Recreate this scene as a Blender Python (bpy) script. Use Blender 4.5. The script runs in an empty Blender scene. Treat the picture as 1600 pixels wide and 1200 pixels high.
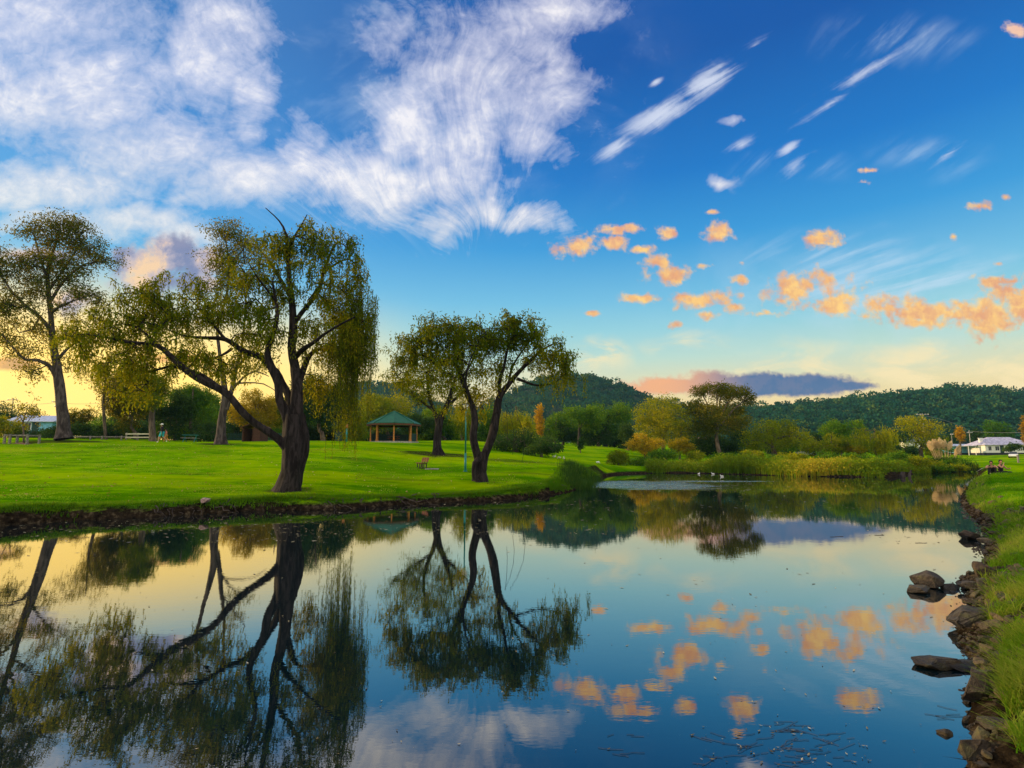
import bpy, bmesh, math, random
import numpy as np
from mathutils import Vector, Matrix
R = math.radians
rng = np.random.default_rng(7)
random.seed(7)
C = bpy.context.scene.collection
sc = bpy.context.scene

# ------------------------------------------------------------------ camera
F_PX, PITCH, CAM_H = 870.0, R(7.45), 2.0
cam_d = bpy.data.cameras.new('camera'); cam = bpy.data.objects.new('camera', cam_d); C.objects.link(cam)
cam_d.sensor_width = 36.0; cam_d.lens = 36.0*F_PX/1600.0
cam_d.clip_start = 0.05; cam_d.clip_end = 9000
cam.location = (0, 0, CAM_H); cam.rotation_euler = (math.pi/2 + PITCH, 0, 0)
sc.camera = cam
sc.view_settings.view_transform = 'Standard'; sc.view_settings.look = 'None'
sc.view_settings.exposure = 0.12; sc.view_settings.gamma = 1.0
sc.cycles.max_bounces = 7; sc.cycles.diffuse_bounces = 2; sc.cycles.glossy_bounces = 3
sc.cycles.transmission_bounces = 3; sc.cycles.transparent_max_bounces = 6; sc.cycles.volume_bounces = 0
sc.cycles.caustics_reflective = False; sc.cycles.caustics_refractive = False
sc.cycles.sample_clamp_indirect = 6.0

def ray(px, py):
    a = (px-800)/F_PX; b = (600-py)/F_PX
    cp, sp = math.cos(PITCH), math.sin(PITCH)
    return np.array([a, cp - b*sp, sp + b*cp])
def P(px, py, Y):                      # photo pixel at depth Y -> world
    d = ray(px, py); return np.array([0, 0, CAM_H]) + d*(Y/d[1])
def G(px, py, z=0.0):                  # photo pixel on level z -> world
    d = ray(px, py); return np.array([0, 0, CAM_H]) + d*((z-CAM_H)/d[2])

def lin(c):
    c = [x/255.0 for x in c]
    return tuple(x/12.92 if x <= .04045 else ((x+.055)/1.055)**2.4 for x in c) + (1.0,)

# ------------------------------------------------------------------ shader expression helper
class S:
    nt = None
    def __init__(s, k): s.k = k
    @staticmethod
    def math(op, *a, clamp=False):
        n = S.nt.nodes.new('ShaderNodeMath'); n.operation = op; n.use_clamp = clamp
        for i, v in enumerate(a): S.put(n.inputs[i], v)
        return S(n.outputs[0])
    @staticmethod
    def put(inp, v):
        if isinstance(v, S): S.nt.links.new(v.k, inp)
        else: inp.default_value = v
    def __add__(a, b): return S.math('ADD', a, b)
    def __radd__(a, b): return S.math('ADD', a, b)
    def __sub__(a, b): return S.math('SUBTRACT', a, b)
    def __rsub__(a, b): return S.math('SUBTRACT', b, a)
    def __mul__(a, b): return S.math('MULTIPLY', a, b)
    def __rmul__(a, b): return S.math('MULTIPLY', a, b)
    def __truediv__(a, b): return S.math('DIVIDE', a, b)
    def __rtruediv__(a, b): return S.math('DIVIDE', b, a)
    def max(a, b): return S.math('MAXIMUM', a, b)
    def min(a, b): return S.math('MINIMUM', a, b)
    def pow(a, b): return S.math('POWER', a, b)
def node(t, **kw):
    n = S.nt.nodes.new(t)
    for k, v in kw.items(): setattr(n, k, v)
    return n
def comb(x, y, z):
    n = node('ShaderNodeCombineXYZ')
    for i, v in enumerate((x, y, z)): S.put(n.inputs[i], v)
    return S(n.outputs[0])
def vm(op, *a):
    n = node('ShaderNodeVectorMath', operation=op)
    for i, v in enumerate(a): S.put(n.inputs[i], v)
    return S(n.outputs['Value' if op in ('LENGTH', 'DOT_PRODUCT') else 'Vector'])
def noise(vec, scale, detail=2, rough=.5, dist=0.0, color=False):
    n = node('ShaderNodeTexNoise'); S.put(n.inputs['Vector'], vec)
    n.inputs['Scale'].default_value = scale; n.inputs['Detail'].default_value = detail
    n.inputs['Roughness'].default_value = rough; n.inputs['Distortion'].default_value = dist
    return S(n.outputs['Color' if color else 'Fac'])
def sstep(a, b, x, smooth=True):       # 0 at a, 1 at b
    n = node('ShaderNodeMapRange', interpolation_type='SMOOTHSTEP' if smooth else 'LINEAR')
    S.put(n.inputs['Value'], x)
    if a < b: v = (a, b, 0., 1.)
    else: v = (b, a, 1., 0.)
    for i, q in enumerate(v): n.inputs[i+1].default_value = q
    return S(n.outputs['Result'])
def mixc(f, a, b):
    n = node('ShaderNodeMix', data_type='RGBA'); S.put(n.inputs[0], f); S.put(n.inputs[6], a); S.put(n.inputs[7], b)
    return S(n.outputs[2])
def ramp(x, stops):
    n = node('ShaderNodeValToRGB'); S.put(n.inputs[0], x)
    el = n.color_ramp.elements
    while len(el) < len(stops): el.new(.5)
    for e, (p, c) in zip(el, stops): e.position = p; e.color = c if len(c) == 4 else tuple(c)+(1,)
    return S(n.outputs[0])

# ------------------------------------------------------------------ world: sky gradient and clouds by direction
SUN_AZ, SUN_EL = R(-72), R(11)         # azimuth from +Y (negative: left), elevation
w = bpy.data.worlds.new('World'); sc.world = w; w.use_nodes = True
nt = w.node_tree; nt.nodes.clear(); S.nt = nt
tc = node('ShaderNodeTexCoord')
D = vm('NORMALIZE', S(tc.outputs['Generated']))
sx = node('ShaderNodeSeparateXYZ'); nt.links.new(D.k, sx.inputs[0])
dx, dy, dz = S(sx.outputs[0]), S(sx.outputs[1]), S(sx.outputs[2])
yy = dy.max(.12); u = dx/yy; v = dz/yy
zz = dz.max(.0)
# clear-air gradient, zenith to horizon
base = ramp(zz, [(0, lin((255,186,84))), (.055, lin((252,205,125))), (.11, lin((232,214,158))), (.17, lin((182,212,198))), (.22, lin((142,200,212))),
                 (.27, lin((108,182,216))), (.36, lin((48,146,208))), (.46, lin((8,112,190))), (.60, lin((0,80,160))), (1, lin((0,66,148)))])
# brighter, bluer left half of the vault and the yellow glow round the setting sun
lf = sstep(.25, -.75, u)
base = mixc(lf*.30*sstep(.12, .4, zz), base, lin((100,170,225)))
sunv = vm('DOT_PRODUCT', D, (math.sin(R(-44))*math.cos(R(5)), math.cos(R(-44))*math.cos(R(5)), math.sin(R(5))))
glow = sstep(.78, .99, sunv)
base = mixc(glow*.97*sstep(.30,.13,zz), base, (1.35, .86, .13, 1))
sk = node('ShaderNodeTexSky', sky_type='NISHITA', sun_disc=False, sun_elevation=SUN_EL, sun_rotation=SUN_AZ % (2*math.pi))
# ---- blobs: ellipses in (u, v) given by photo pixels
def blob_d(V, lst):
    dm = None
    for e in lst:
        px, py, rx, ry = e[:4]
        d = ray(px, py); cu, cv = d[0]/d[1], d[2]/d[1]
        d1 = ray(px+rx, py); d2 = ray(px, py-ry)
        ru = abs(d1[0]/d1[1]-cu); rv = abs(d2[2]/d2[1]-cv)
        if len(e) > 5:
            nr = node('ShaderNodeVectorRotate', rotation_type='Z_AXIS'); S.put(nr.inputs['Vector'], V)
            nr.inputs['Center'].default_value = (cu, cv, 0); nr.inputs['Angle'].default_value = -R(e[5])
            VV = S(nr.outputs[0])
        else: VV = V
        n = node('ShaderNodeVectorMath', operation='MULTIPLY_ADD'); S.put(n.inputs[0], VV)
        n.inputs[1].default_value = (1/ru, 1/rv, 0); n.inputs[2].default_value = (-cu/ru, -cv/rv, 0)
        L = vm('LENGTH', S(n.outputs[0]))
        if len(e) > 4: L = L + e[4]
        dm = L if dm is None else dm.min(L)
    return dm
V0 = comb(u, v, 0.0)
wn = noise(V0, 7.0, 3, .55, color=True)
wv = vm('SUBTRACT', wn, (.5, .5, .5))
Vw = vm('ADD', V0, vm('MULTIPLY', wv, (.13, .10, 0)))
Vw = vm('MULTIPLY', Vw, (1, 1, 0))
# cirrus: fibres fanning out from a point low in front
_d = ray(735, 455); uc, vc = _d[0]/_d[1], _d[2]/_d[1]
W1 = noise(V0, 2.6, 2, .5, color=True)
wx = node('ShaderNodeSeparateXYZ'); nt.links.new(W1.k, wx.inputs[0])
w1 = S(wx.outputs[0]) - .5; w2 = S(wx.outputs[1]) - .5
W2 = noise(V0, 9.0, 2, .5, color=True)
wy = node('ShaderNodeSeparateXYZ'); nt.links.new(W2.k, wy.inputs[0])
w3 = S(wy.outputs[0]) - .5; w4 = S(wy.outputs[1]) - .5
pu = u - uc + w1*.30 + w3*.02; pv = v - vc + w2*.26 + w4*.02
th = S.math('ARCTAN2', pu, pv); ro = S.math('SQRT', pu*pu + pv*pv)
fib = noise(comb(th*3.2, ro*2.6, 0.0), 1.6, 9, .66, .25)
fib2 = noise(comb(th*24.0, ro*4.4, 3.0), 1.5, 5, .66, .25)
soft = noise(comb(u*1.0, v*1.3, 7.0), 5.5, 5, .58, .4)

fine = noise(V0, 30.0, 6, .66, .6)
CI = [(40,50,190,100,.05),(150,140,140,80,0),(250,225,130,52,0),(370,270,110,46,0),(60,170,150,46,.1),(60,292,170,36,0),(200,335,130,30,.05),(290,360,60,24,.1),(110,345,130,26,.05),
      (345,75,78,90,0),(395,140,42,60,.05),(370,205,60,36,.45),(470,235,60,70,.35),(560,270,100,50,0),(625,290,60,42,-.1),(640,180,60,100,.2),(720,235,75,85,0),(700,120,100,80,.25),(780,60,120,75,.1),
      (860,25,80,50,.1),(870,110,55,60,.3),(820,220,70,45,.05),(690,345,45,45,.3),(750,320,60,26,.25),
      (820,338,60,18,.25),(1150,187,28,12,.1),(1110,272,34,15,.4),(770,140,150,110,.1),(610,60,70,70,.45),(480,265,70,40,.2),(300,300,60,30,.45)]
cd = blob_d(Vw, CI)
cim = sstep(1.75, .3, cd)
cir = cim*1.42 + (fib-.5)*2.4 + (fib2-.5)*.45 + (soft-.5)*2.1 + (fine-.5)*1.25 - .32
cir = sstep(.0, 1.6, cir, False)*sstep(2.4, 1.2, cd)
# thin feathered streaks, right of the fan
ca, sa = math.cos(R(33)), math.sin(R(33))
al = u*ca + v*sa; ac = v*ca - u*sa + w1*.05 + w4*.02
st = noise(comb(al*5.0, ac*46.0, 5.0), 1.2, 5, .62, .4)
CE = [(1105,128,70,26,0,36),(1030,180,90,24,0,30),(960,232,60,18,.15,34),(1160,226,44,14,.2,28),(1232,232,36,13,.2,34),(1240,262,70,16,.3,36),(1360,108,200,18,.35,33),(1300,160,160,16,.45,33),(1025,128,18,8,.2,33),(1480,240,90,16,.5,33),(1180,70,60,14,.5,33)]
ce = sstep(1.5, .0, blob_d(V0, CE))
ces = sstep(.05, 1.1, ce*1.35 + (st-.5)*2.6 + (fine-.5)*.8 - .35)*ce
# faint streaks over the right half and a pale band low on the right
CF = [(1430,440,270,60,.0), (1300,400,200,50,.2), (1400,60,200,60,.45), (1230,260,170,40,.5), (1450,250,150,60,.5), (560,300,300,120,.3)]
fm = sstep(1.3, .2, blob_d(Vw, CF))
_d = ray(850, 600); th3 = S.math('ARCTAN2', u - _d[0]/_d[1] + w1*.05, v - _d[2]/_d[1] + w2*.05)
stk = sstep(.44, .74, noise(comb(th3*16.0, (u+v)*1.6, 11.0), 1.3, 6, .62, .15))
fai = stk*fm*.62
CL = [(1480,575,330,42,0), (1250,590,180,30,.1), (930,560,60,34,.15), (1080,540,110,25,.35), (870,590,90,30,.35), (1120,600,150,25,.3)]
lm = sstep(1.35, .3, blob_d(Vw, CL))
lown = noise(comb(u*3.0, v*9.0, 0.0), 2.2, 6, .6, .6)
low = sstep(.38, .62, lown)*lm
# cumulus: orange scraps with broken edges
cn = noise(V0, 21.0, 6, .62, .3)
cn2 = noise(V0, 55.0, 3, .6)
CU = [(906,386,36,15,0), (965,358,34,8,0), (960,380,26,11,.15), (1002,390,24,8,.1), (1042,365,14,13,0), (1125,362,20,20,.05), (1110,331,22,5,.2), (1282,373,26,14,0),
      (1028,410,24,13,.05), (1045,430,36,14,0), (1000,467,34,9,.05), (1100,467,42,13,.0), (1075,463,16,8,.1), (1110,492,16,8,.1), (1152,482,20,9,.1), (1055,507,14,7,.2), (1158,436,14,7,.2),
      (1240,458,40,20,0), (1268,445,60,22,.05), (1310,475,42,16,0), (1375,480,38,17,0), (1440,487,55,20,0), (1430,505,50,10,.1), (1540,495,56,30,-.1), (1590,470,46,34,0), (1545,440,24,12,.15),
      (1590,48,18,13,.1), (1530,322,20,9,.1), (1572,308,9,7,.2), (1490,370,9,9,.3), (1362,266,18,5,.3), (1350,285,16,5,.4), (1580,440,30,9,.3), (1560,412,12,5,.3), (1190,490,40,7,.25),
      (925,490,14,5,.35), (1100,415,14,6,.3), (1160,410,10,6,.4)]
cud = blob_d(V0, CU)
cu = sstep(1.35, .35, cud + (cn-.5)*3.6 + (cn2-.5)*1.5 + .06)
CP = [(225,415,48,28,0), (270,395,46,34,0), (320,410,44,30,.05), (240,440,60,22,0), (300,440,50,20,.05), (195,400,26,22,.1), (60,400,90,14,.15), (110,470,60,30,.3)]
cp = sstep(1.25, .55, blob_d(V0, CP) + (cn-.5)*1.6 + (cn2-.5)*.5)
CG = [(20,568,38,12,0), (-60,560,60,20,0), (280,560,60,10,.2)]
cg = sstep(1.2, .6, blob_d(V0, CG) + (cn-.5)*1.4)
CD = [(1150,600,120,19,0), (1230,600,120,17,0), (1060,604,90,14,0), (1320,603,60,9,.1), (990,610,40,8,.1)]
cdd = blob_d(V0, CD) + (cn-.5)*1.5 + (cn2-.5)*.6
dk = sstep(1.25, .70, cdd)
# colours: lit from low on the left
lowlit = sstep(.56, .22, zz)
ccir = mixc(lowlit, lin((228,226,240)), lin((255,240,216)))
ccir = mixc(sstep(.5,1.,cir)*.6, ccir, (1.0,.95,.90,1))
shade = sstep(.40, .62, noise(V0, 30.0, 4, .6, .4)*.7 + cn*.3)
rel = noise(comb(u+.010, v-.006, 0.0), 38.0, 4, .62) - noise(comb(u-.010, v+.006, 0.0), 38.0, 4, .62)
lit = sstep(-.12, .14, rel)
rel2 = noise(comb(u+.022, v-.016, 0.0), 13.0, 5, .6) - noise(comb(u-.022, v+.016, 0.0), 13.0, 5, .6)
lit2 = sstep(.02, .30, rel2*.0 - rel2 + .12)
lit3 = sstep(-.16, .10, rel2)
ccu = mixc(lit*.5+lit3*.5, lin((226,150,98)), lin((255,204,104)))
ccu = mixc(shade*.35, ccu, lin((240,166,84)))
ccu = mixc(sstep(.30,.6,zz)*.6, ccu, lin((240,205,205)))
ccp = mixc(lit3, lin((116,118,156)), lin((186,168,176)))
hl = sstep(-.02, .26, rel2 + (cn-.5)*.5 + (fine-.5)*.35)
ccp = mixc(hl*.85, ccp, lin((255,206,140)))
ccg = mixc(lit3, lin((196,132,50)), lin((250,170,50)))
cdk = mixc(sstep(1040., 1190., (u*870+800)), lin((240,165,110)), lin((30,84,142)))
cdk = mixc(sstep(.6, 1.2, cdd)*.35 + lit*.08, cdk, lin((200,150,140)))
veil = sstep(.42,.66, soft)*sstep(.75,.1,blob_d(V0, [(620,120,420,230),(1350,470,420,120,.1)])*.6)*.22
col = mixc(fai + veil, base, lin((196,216,234)))
col = mixc(low*.75, col, lin((250,226,170)))
col = mixc((cir*.90).min(1.0), col, ccir)
col = mixc((ces*.85).min(1.0), col, lin((214,220,236)))
col = mixc(cg*.9, col, ccg)
col = mixc(cp*.9, col, ccp)
col = mixc(cu*.93, col, ccu)
col = mixc(dk*.95, col, cdk)
# added fill: sky behind and above the camera brightened to light the land
back = sstep(.10, -.45, dy)
top = sstep(.72, .95, dz)
col = mixc(back.max(top)*.85, col, (1.55, 1.38, 1.15, 1))
# lower hemisphere: dim ground bounce
col = mixc(sstep(-.02, -.12, dz), col, (.10, .13, .05, 1))
bg1 = node('ShaderNodeBackground'); S.put(bg1.inputs[0], col); bg1.inputs[1].default_value = 1.0
bg2 = node('ShaderNodeBackground'); nt.links.new(sk.outputs[0], bg2.inputs[0]); bg2.inputs[1].default_value = 0.012
ad = node('ShaderNodeAddShader'); nt.links.new(bg1.outputs[0], ad.inputs[0]); nt.links.new(bg2.outputs[0], ad.inputs[1])
ow = node('ShaderNodeOutputWorld'); nt.links.new(ad.outputs[0], ow.inputs[0])
w.cycles.sampling_method = 'MANUAL'; w.cycles.sample_map_resolution = 512

sun_d = bpy.data.lights.new('sun', 'SUN'); sun = bpy.data.objects.new('sun', sun_d); C.objects.link(sun)
sun_d.energy = 5.0; sun_d.angle = R(1.2); sun_d.color = (1.0, .70, .34)
sv = Vector((math.sin(SUN_AZ)*math.cos(SUN_EL), math.cos(SUN_AZ)*math.cos(SUN_EL), math.sin(SUN_EL)))
sun.rotation_euler = sv.to_track_quat('Z', 'Y').to_euler()

# ------------------------------------------------------------------ mesh helpers
def link(o, parent=None):
    C.objects.link(o)
    if parent is not None: o.parent = parent
    return o
def np_mesh(name, verts, quads=None, tris=None, mat=None, parent=None, attrs=None, smooth=False, mats=None, mat_idx=None):
    me = bpy.data.meshes.new(name)
    verts = np.asarray(verts, np.float32)
    nq = 0 if quads is None else len(quads); ntr = 0 if tris is None else len(tris)
    me.vertices.add(len(verts)); me.vertices.foreach_set('co', verts.ravel())
    idx = []; starts = []; tot = []
    if nq: idx.append(np.asarray(quads, np.int32).ravel()); starts.append(np.arange(nq)*4); tot.append(np.full(nq, 4))
    if ntr: idx.append(np.asarray(tris, np.int32).ravel()); starts.append(nq*4 + np.arange(ntr)*3); tot.append(np.full(ntr, 3))
    idx = np.concatenate(idx)
    me.loops.add(len(idx)); me.loops.foreach_set('vertex_index', idx)
    me.polygons.add(nq+ntr)
    me.polygons.foreach_set('loop_start', np.concatenate(starts).astype(np.int32))
    me.polygons.foreach_set('use_smooth', np.full(nq+ntr, smooth))
    if mat_idx is not None: me.polygons.foreach_set('material_index', np.asarray(mat_idx, np.int32))
    for k, a in (attrs or {}).items():
        at = me.attributes.new(k, 'FLOAT', 'POINT'); at.data.foreach_set('value', np.asarray(a, np.float32))
    me.update(calc_edges=True)
    for m in (mats or ([mat] if mat else [])): me.materials.append(m)
    o = bpy.data.objects.new(name, me); return link(o, parent)
def bm_obj(name, bm, mat=None, parent=None, smooth=False, loc=None):
    bmesh.ops.recalc_face_normals(bm, faces=bm.faces)
    me = bpy.data.meshes.new(name); bm.to_mesh(me); bm.free()
    if smooth: me.polygons.foreach_set('use_smooth', [True]*len(me.polygons))
    if mat: me.materials.append(mat)
    o = bpy.data.objects.new(name, me)
    if loc is not None: o.location = loc
    return link(o, parent)
def tag(o, label=None, cat=None, group=None, kind=None):
    if label: o['label'] = label
    if cat: o['category'] = cat
    if group: o['group'] = group
    if kind: o['kind'] = kind
    return o
def empty(name, loc, label, cat, group=None, rz=0.0):
    o = bpy.data.objects.new(name, None); C.objects.link(o); o.location = loc; o.rotation_euler = (0, 0, rz)
    o.empty_display_size = .3
    return tag(o, label, cat, group)
def box(bm, c, s, rz=0.0, rx=0.0, ry=0.0, taper=1.0, bev=0.0):
    m = Matrix.Translation(c) @ Matrix.Rotation(rz, 4, 'Z') @ Matrix.Rotation(rx, 4, 'X') @ Matrix.Rotation(ry, 4, 'Y')
    r = bmesh.ops.create_cube(bm, size=1.0); vs = r['verts']
    for q in vs:
        t = taper if q.co.z > 0 else 1.0
        q.co = Vector((q.co.x*s[0]*t, q.co.y*s[1]*t, q.co.z*s[2]))
    if bev: bmesh.ops.bevel(bm, geom=list({e for q in vs for e in q.link_edges}), offset=bev, segments=1, affect='EDGES'); 
    if not bev: bmesh.ops.transform(bm, matrix=m, verts=vs)
    else:
        # bevel replaces verts: take the last ones made
        bm.verts.ensure_lookup_table(); n = 24
        bmesh.ops.transform(bm, matrix=m, verts=bm.verts[-n:])
def cyl(bm, p0, p1, r0, r1=None, seg=10, cap=True):
    r1 = r0 if r1 is None else r1
    p0, p1 = Vector(p0), Vector(p1); d = p1-p0
    q = d.to_track_quat('Z', 'Y').to_matrix().to_4x4()
    m = Matrix.Translation((p0+p1)/2) @ q
    bmesh.ops.create_cone(bm, cap_ends=cap, segments=seg, radius1=r0, radius2=r1, depth=d.length, matrix=m)
# value noise in numpy
def vnoise(x, y, seed=0):
    xi = np.floor(x).astype(np.int64); yi = np.floor(y).astype(np.int64)
    fx = x-xi; fy = y-yi; fx = fx*fx*(3-2*fx); fy = fy*fy*(3-2*fy)
    def h(a, b):
        n = (a*374761393 + b*668265263 + seed*1442695041) & 0xffffffff
        n = ((n ^ (n >> 13))*1274126177) & 0xffffffff
        return ((n ^ (n >> 16)) & 0xffff)/65535.0
    return (h(xi, yi)*(1-fx)+h(xi+1, yi)*fx)*(1-fy) + (h(xi, yi+1)*(1-fx)+h(xi+1, yi+1)*fx)*fy
def fbm(x, y, sc_, oct=4, seed=0):
    s = 0; a = 1; t = 0
    for i in range(oct):
        s = s + a*(vnoise(x/sc_, y/sc_, seed+i)-.5); t += a; a *= .5; sc_ /= 2.03
    return s/t*2

# ------------------------------------------------------------------ materials
def new_mat(name):
    m = bpy.data.materials.new(name); m.use_nodes = True; m.node_tree.nodes.clear(); S.nt = m.node_tree
    return m
def out(sh):
    o = node('ShaderNodeOutputMaterial'); S.nt.links.new(sh, o.inputs[0]); return o
def principled(color, rough=.8, metal=0.0, bump=None, bstr=.3, bdist=.05, spec=.3):
    p = node('ShaderNodeBsdfPrincipled'); S.put(p.inputs['Base Color'], color)
    S.put(p.inputs['Roughness'], rough); S.put(p.inputs['Metallic'], metal); p.inputs['Specular IOR Level'].default_value = spec
    if bump is not None:
        b = node('ShaderNodeBump'); b.inputs['Strength'].default_value = bstr; b.inputs['Distance'].default_value = bdist
        S.put(b.inputs['Height'], bump); S.nt.links.new(b.outputs[0], p.inputs['Normal'])
    return p
def objco(): return S(node('ShaderNodeTexCoord').outputs['Object'])
def geopos(): return S(node('ShaderNodeNewGeometry').outputs['Position'])
def attr(n): return S(node('ShaderNodeAttribute', attribute_name=n).outputs['Fac'])
def paint(name, rgb, rough=.6, var=.15, scale=6.0, metal=0.0):
    m = new_mat(name); c = objco(); n = noise(c, scale, 4, .6)
    d = tuple(x*(1-var*1.6) for x in rgb)+(1,); l = tuple(min(1, x*(1+var)) for x in rgb)+(1,)
    p = principled(mixc(sstep(.35, .65, n), d, l), rough, metal, noise(c, scale*6, 3), .2, .01)
    out(p.outputs[0]); return m
def leaf_mat(name, c1, c2, c3, trans=.42, gloss=.0):
    m = new_mat(name); t = attr('tone')
    col = ramp(t, [(0.0, c1), (.5, c2), (1.0, c3)])
    d = node('ShaderNodeBsdfDiffuse'); S.put(d.inputs[0], col)
    tr = node('ShaderNodeBsdfTranslucent'); S.put(tr.inputs[0], mixc(.35, col, (c3[0]*1.5, c3[1]*1.4, c3[2]*.8, 1)))
    mx = node('ShaderNodeMixShader'); mx.inputs[0].default_value = trans
    S.nt.links.new(d.outputs[0], mx.inputs[1]); S.nt.links.new(tr.outputs[0], mx.inputs[2])
    out(mx.outputs[0]); return m
def bark_mat(name, c1, c2, sc_=7.0, strength=.8):
    m = new_mat(name); c = geopos()
    st = vm('MULTIPLY', c, (1, 1, .22))
    n = noise(st, sc_, 6, .65, .6); n2 = noise(c, 1.3, 3, .5)
    col = mixc(sstep(.36, .66, n), c1, c2)
    col = mixc(sstep(.5, .7, n2)*.4, col, tuple(x*.6 for x in c1[:3])+(1,))
    out(principled(col, .9, 0, n, strength, .08, .15).outputs[0]); return m
# ------------------------------------------------------------------ shoreline and ground
SH = [(-260,842),(-120,832),(0,822),(80,815),(200,810),(260,806),(330,803),(390,799),(450,797),(510,797),(560,795),(600,791),(640,788),(700,785),(760,783),(810,779),(850,775),(885,770),
      (905,764),(900,757),(925,752),(942,748),(945,744),(962,741),(1000,739.5),(1060,739),(1110,740),(1180,742),(1250,744.5),(1320,745),(1380,746),(1400,745),(1420,741),(1460,737),(1500,734),(1527,733),
      (1532,738),(1522,752),(1506,765),(1500,785),(1508,800),(1535,815),(1546,835),(1538,850),(1545,875),(1540,898),(1502,910),(1512,935),(1518,950),(1505,975),(1512,1000),(1524,1015),(1532,1050),(1512,1090),(1512,1110),(1526,1150),(1512,1200)]
shore = [tuple(G(x, y)[:2]) for x, y in SH]
LEFT_N = 24
shore += [(2.9,3.1), (2.2,2.0), (.8,1.0), (-1.5,.8), (-5,.4), (-15,-3), (-45,-10), (-48,9)]
shore = np.array(shore)
def subdiv(p):
    o = []
    for i in range(len(p)):
        a, b = p[i], p[(i+1) % len(p)]
        o += [a, (a+b)/2]
    o = np.array(o)
    return (np.roll(o, 1, 0)+2*o+np.roll(o, -1, 0))/4
shore = subdiv(shore)
def sdist(x, y):
    """signed distance to the waterline, positive on land"""
    x = np.asarray(x, float); y = np.asarray(y, float)
    best = np.full(x.shape, 1e18); inside = np.zeros(x.shape, bool)
    n = len(shore)
    for i in range(n):
        ax, ay = shore[i]; bx, by = shore[(i+1) % n]
        ex, ey = bx-ax, by-ay; L = ex*ex+ey*ey+1e-12
        t = np.clip(((x-ax)*ex+(y-ay)*ey)/L, 0, 1)
        d = (x-ax-t*ex)**2+(y-ay-t*ey)**2
        best = np.minimum(best, d)
        c = ((ay > y) != (by > y)) & (x < ex*(y-ay)/(ey+1e-12)+ax)
        inside ^= c
    return np.where(inside, -1, 1)*np.sqrt(best)
CT = []
def c_(px, py, Y): CT.append(P(px, py, Y))
def w_(x, y, z): CT.append(np.array([x, y, z], float))
for px, py in ((0,790),(100,787),(200,786),(300,782),(450,778),(560,779),(660,775),(760,770),(840,762),(895,752)):
    g = G(px, {0:822,100:814,200:810,300:804,450:797,560:795,660:787,760:783,840:776,895:768}[px]); c_(px, py, g[1]+.75)
for q in ((0,740,30),(200,738,31),(400,737,32),(600,735,36),(728,737,37),(750,750,30.5),(455,768,23.6),(658,733,39),(820,738,36),(880,733,40),
          (0,703,42),(200,703,42),(400,708,42),(550,710,43),(684,711,48),(780,718,47),(860,724,48),
          (0,685,56),(100,686,56),(200,690,56),(300,692,57),(400,692.5,58),(500,692,62),(620,692.5,70),(700,697.5,70),(750,701,68),(800,706,66),(850,716,60),(900,724,56),(940,733,52),(955,738,50)): c_(*q)
for q in ((860,713,85),(900,716,85),(960,722,80),(1000,727,80),(855,696,115),(900,697,115),(960,701,112),(1010,711,105)): c_(*q)
for x, y, z in ((-60,70,4.2),(-30,75,4.1),(0,85,4.0),(-80,110,4.8),(-30,110,4.6),(0,130,5.0),(-90,60,4.0),(-120,160,6),(0,170,6.5),(60,160,5),(-60,40,2.5),(-70,20,1.2),(-60,-20,1.5)): w_(x, y, z)
for q in ((1020,722,84),(1110,722,84),(1200,722,84),(1300,722,84),(1400,722,88),(1480,722,90)): c_(*q)
for q in ((1500,731,92),(1600,730,85),(1500,727,105),(1560,726,103),(1620,726,103),(1560,721,122),(1650,720,122),(1480,712,150),(1560,706,165),(1650,706,165),(1450,706,170),(1300,706,170),(1150,704,170),(1050,703,160),(1560,700,230),(1300,700,230),(1050,695,240),(900,692,230),(700,690,240)): c_(*q)
for q in ((1560,742,42),(1600,741,42),(1640,740,48),(1552,743,36),(1600,744,36),(1700,744,36),(1545,752,29),(1600,758,27),(1535,765,23),(1570,775,20),(1600,790,17),(1560,800,15.4),(1700,790,17),(1565,850,10.5),(1600,840,11),(1700,850,11),
          (1580,900,7.9),(1600,905,7.9),(1700,900,8.2)): c_(*q)
for x, y, z in ((4.6,5.5,.45),(5.5,5.5,.52),(4.3,4,.45),(4.2,3.0,.45),(6,3,.55),(3.4,1.5,.45),(2,.2,.48),(-2,0,.45),(0,-4,.6),(9,0,.8),(12,6,.8),(-10,-6,.6),(16,14,1.0),(30,30,1.2),(45,50,1.4),(60,30,1.8),(90,80,2.2),(120,120,3),(140,60,3),(100,0,3),(40,-40,3),(-40,-50,3)): w_(x, y, z)
CT = np.array(CT)
def warp(x, y):          # work in (azimuth, log distance) so near and far points weigh alike
    r = np.sqrt(x*x+y*y)+.5; return np.stack([np.arctan2(x, y)*2.2, np.log(r)*1.5], -1)
def tpk(r2): return np.where(r2 > 1e-12, r2*np.log(r2+1e-12)*.5, 0)
_W = warp(CT[:, 0], CT[:, 1]); _n = len(CT)
_K = tpk(((_W[:, None]-_W[None])**2).sum(-1)) + np.eye(_n)*.012
_Pm = np.c_[np.ones(_n), _W]
_A = np.block([[_K, _Pm], [_Pm.T, np.zeros((3, 3))]])
_sol = np.linalg.solve(_A, np.r_[CT[:, 2], 0, 0, 0])
def zland(x, y):
    q = warp(x.ravel(), y.ravel()); o = np.empty(len(q))
    for i in range(0, len(q), 40000):
        b = q[i:i+40000]
        o[i:i+40000] = tpk(((b[:, None]-_W[None])**2).sum(-1)) @ _sol[:_n] + _sol[_n] + b @ _sol[_n+1:]
    r = np.sqrt(x*x+y*y).ravel()
    k = np.clip((r-240)/200, 0, 1)
    o = o*(1-k) + 6.5*k
    return np.clip(o, .3, 9).reshape(x.shape)
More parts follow.
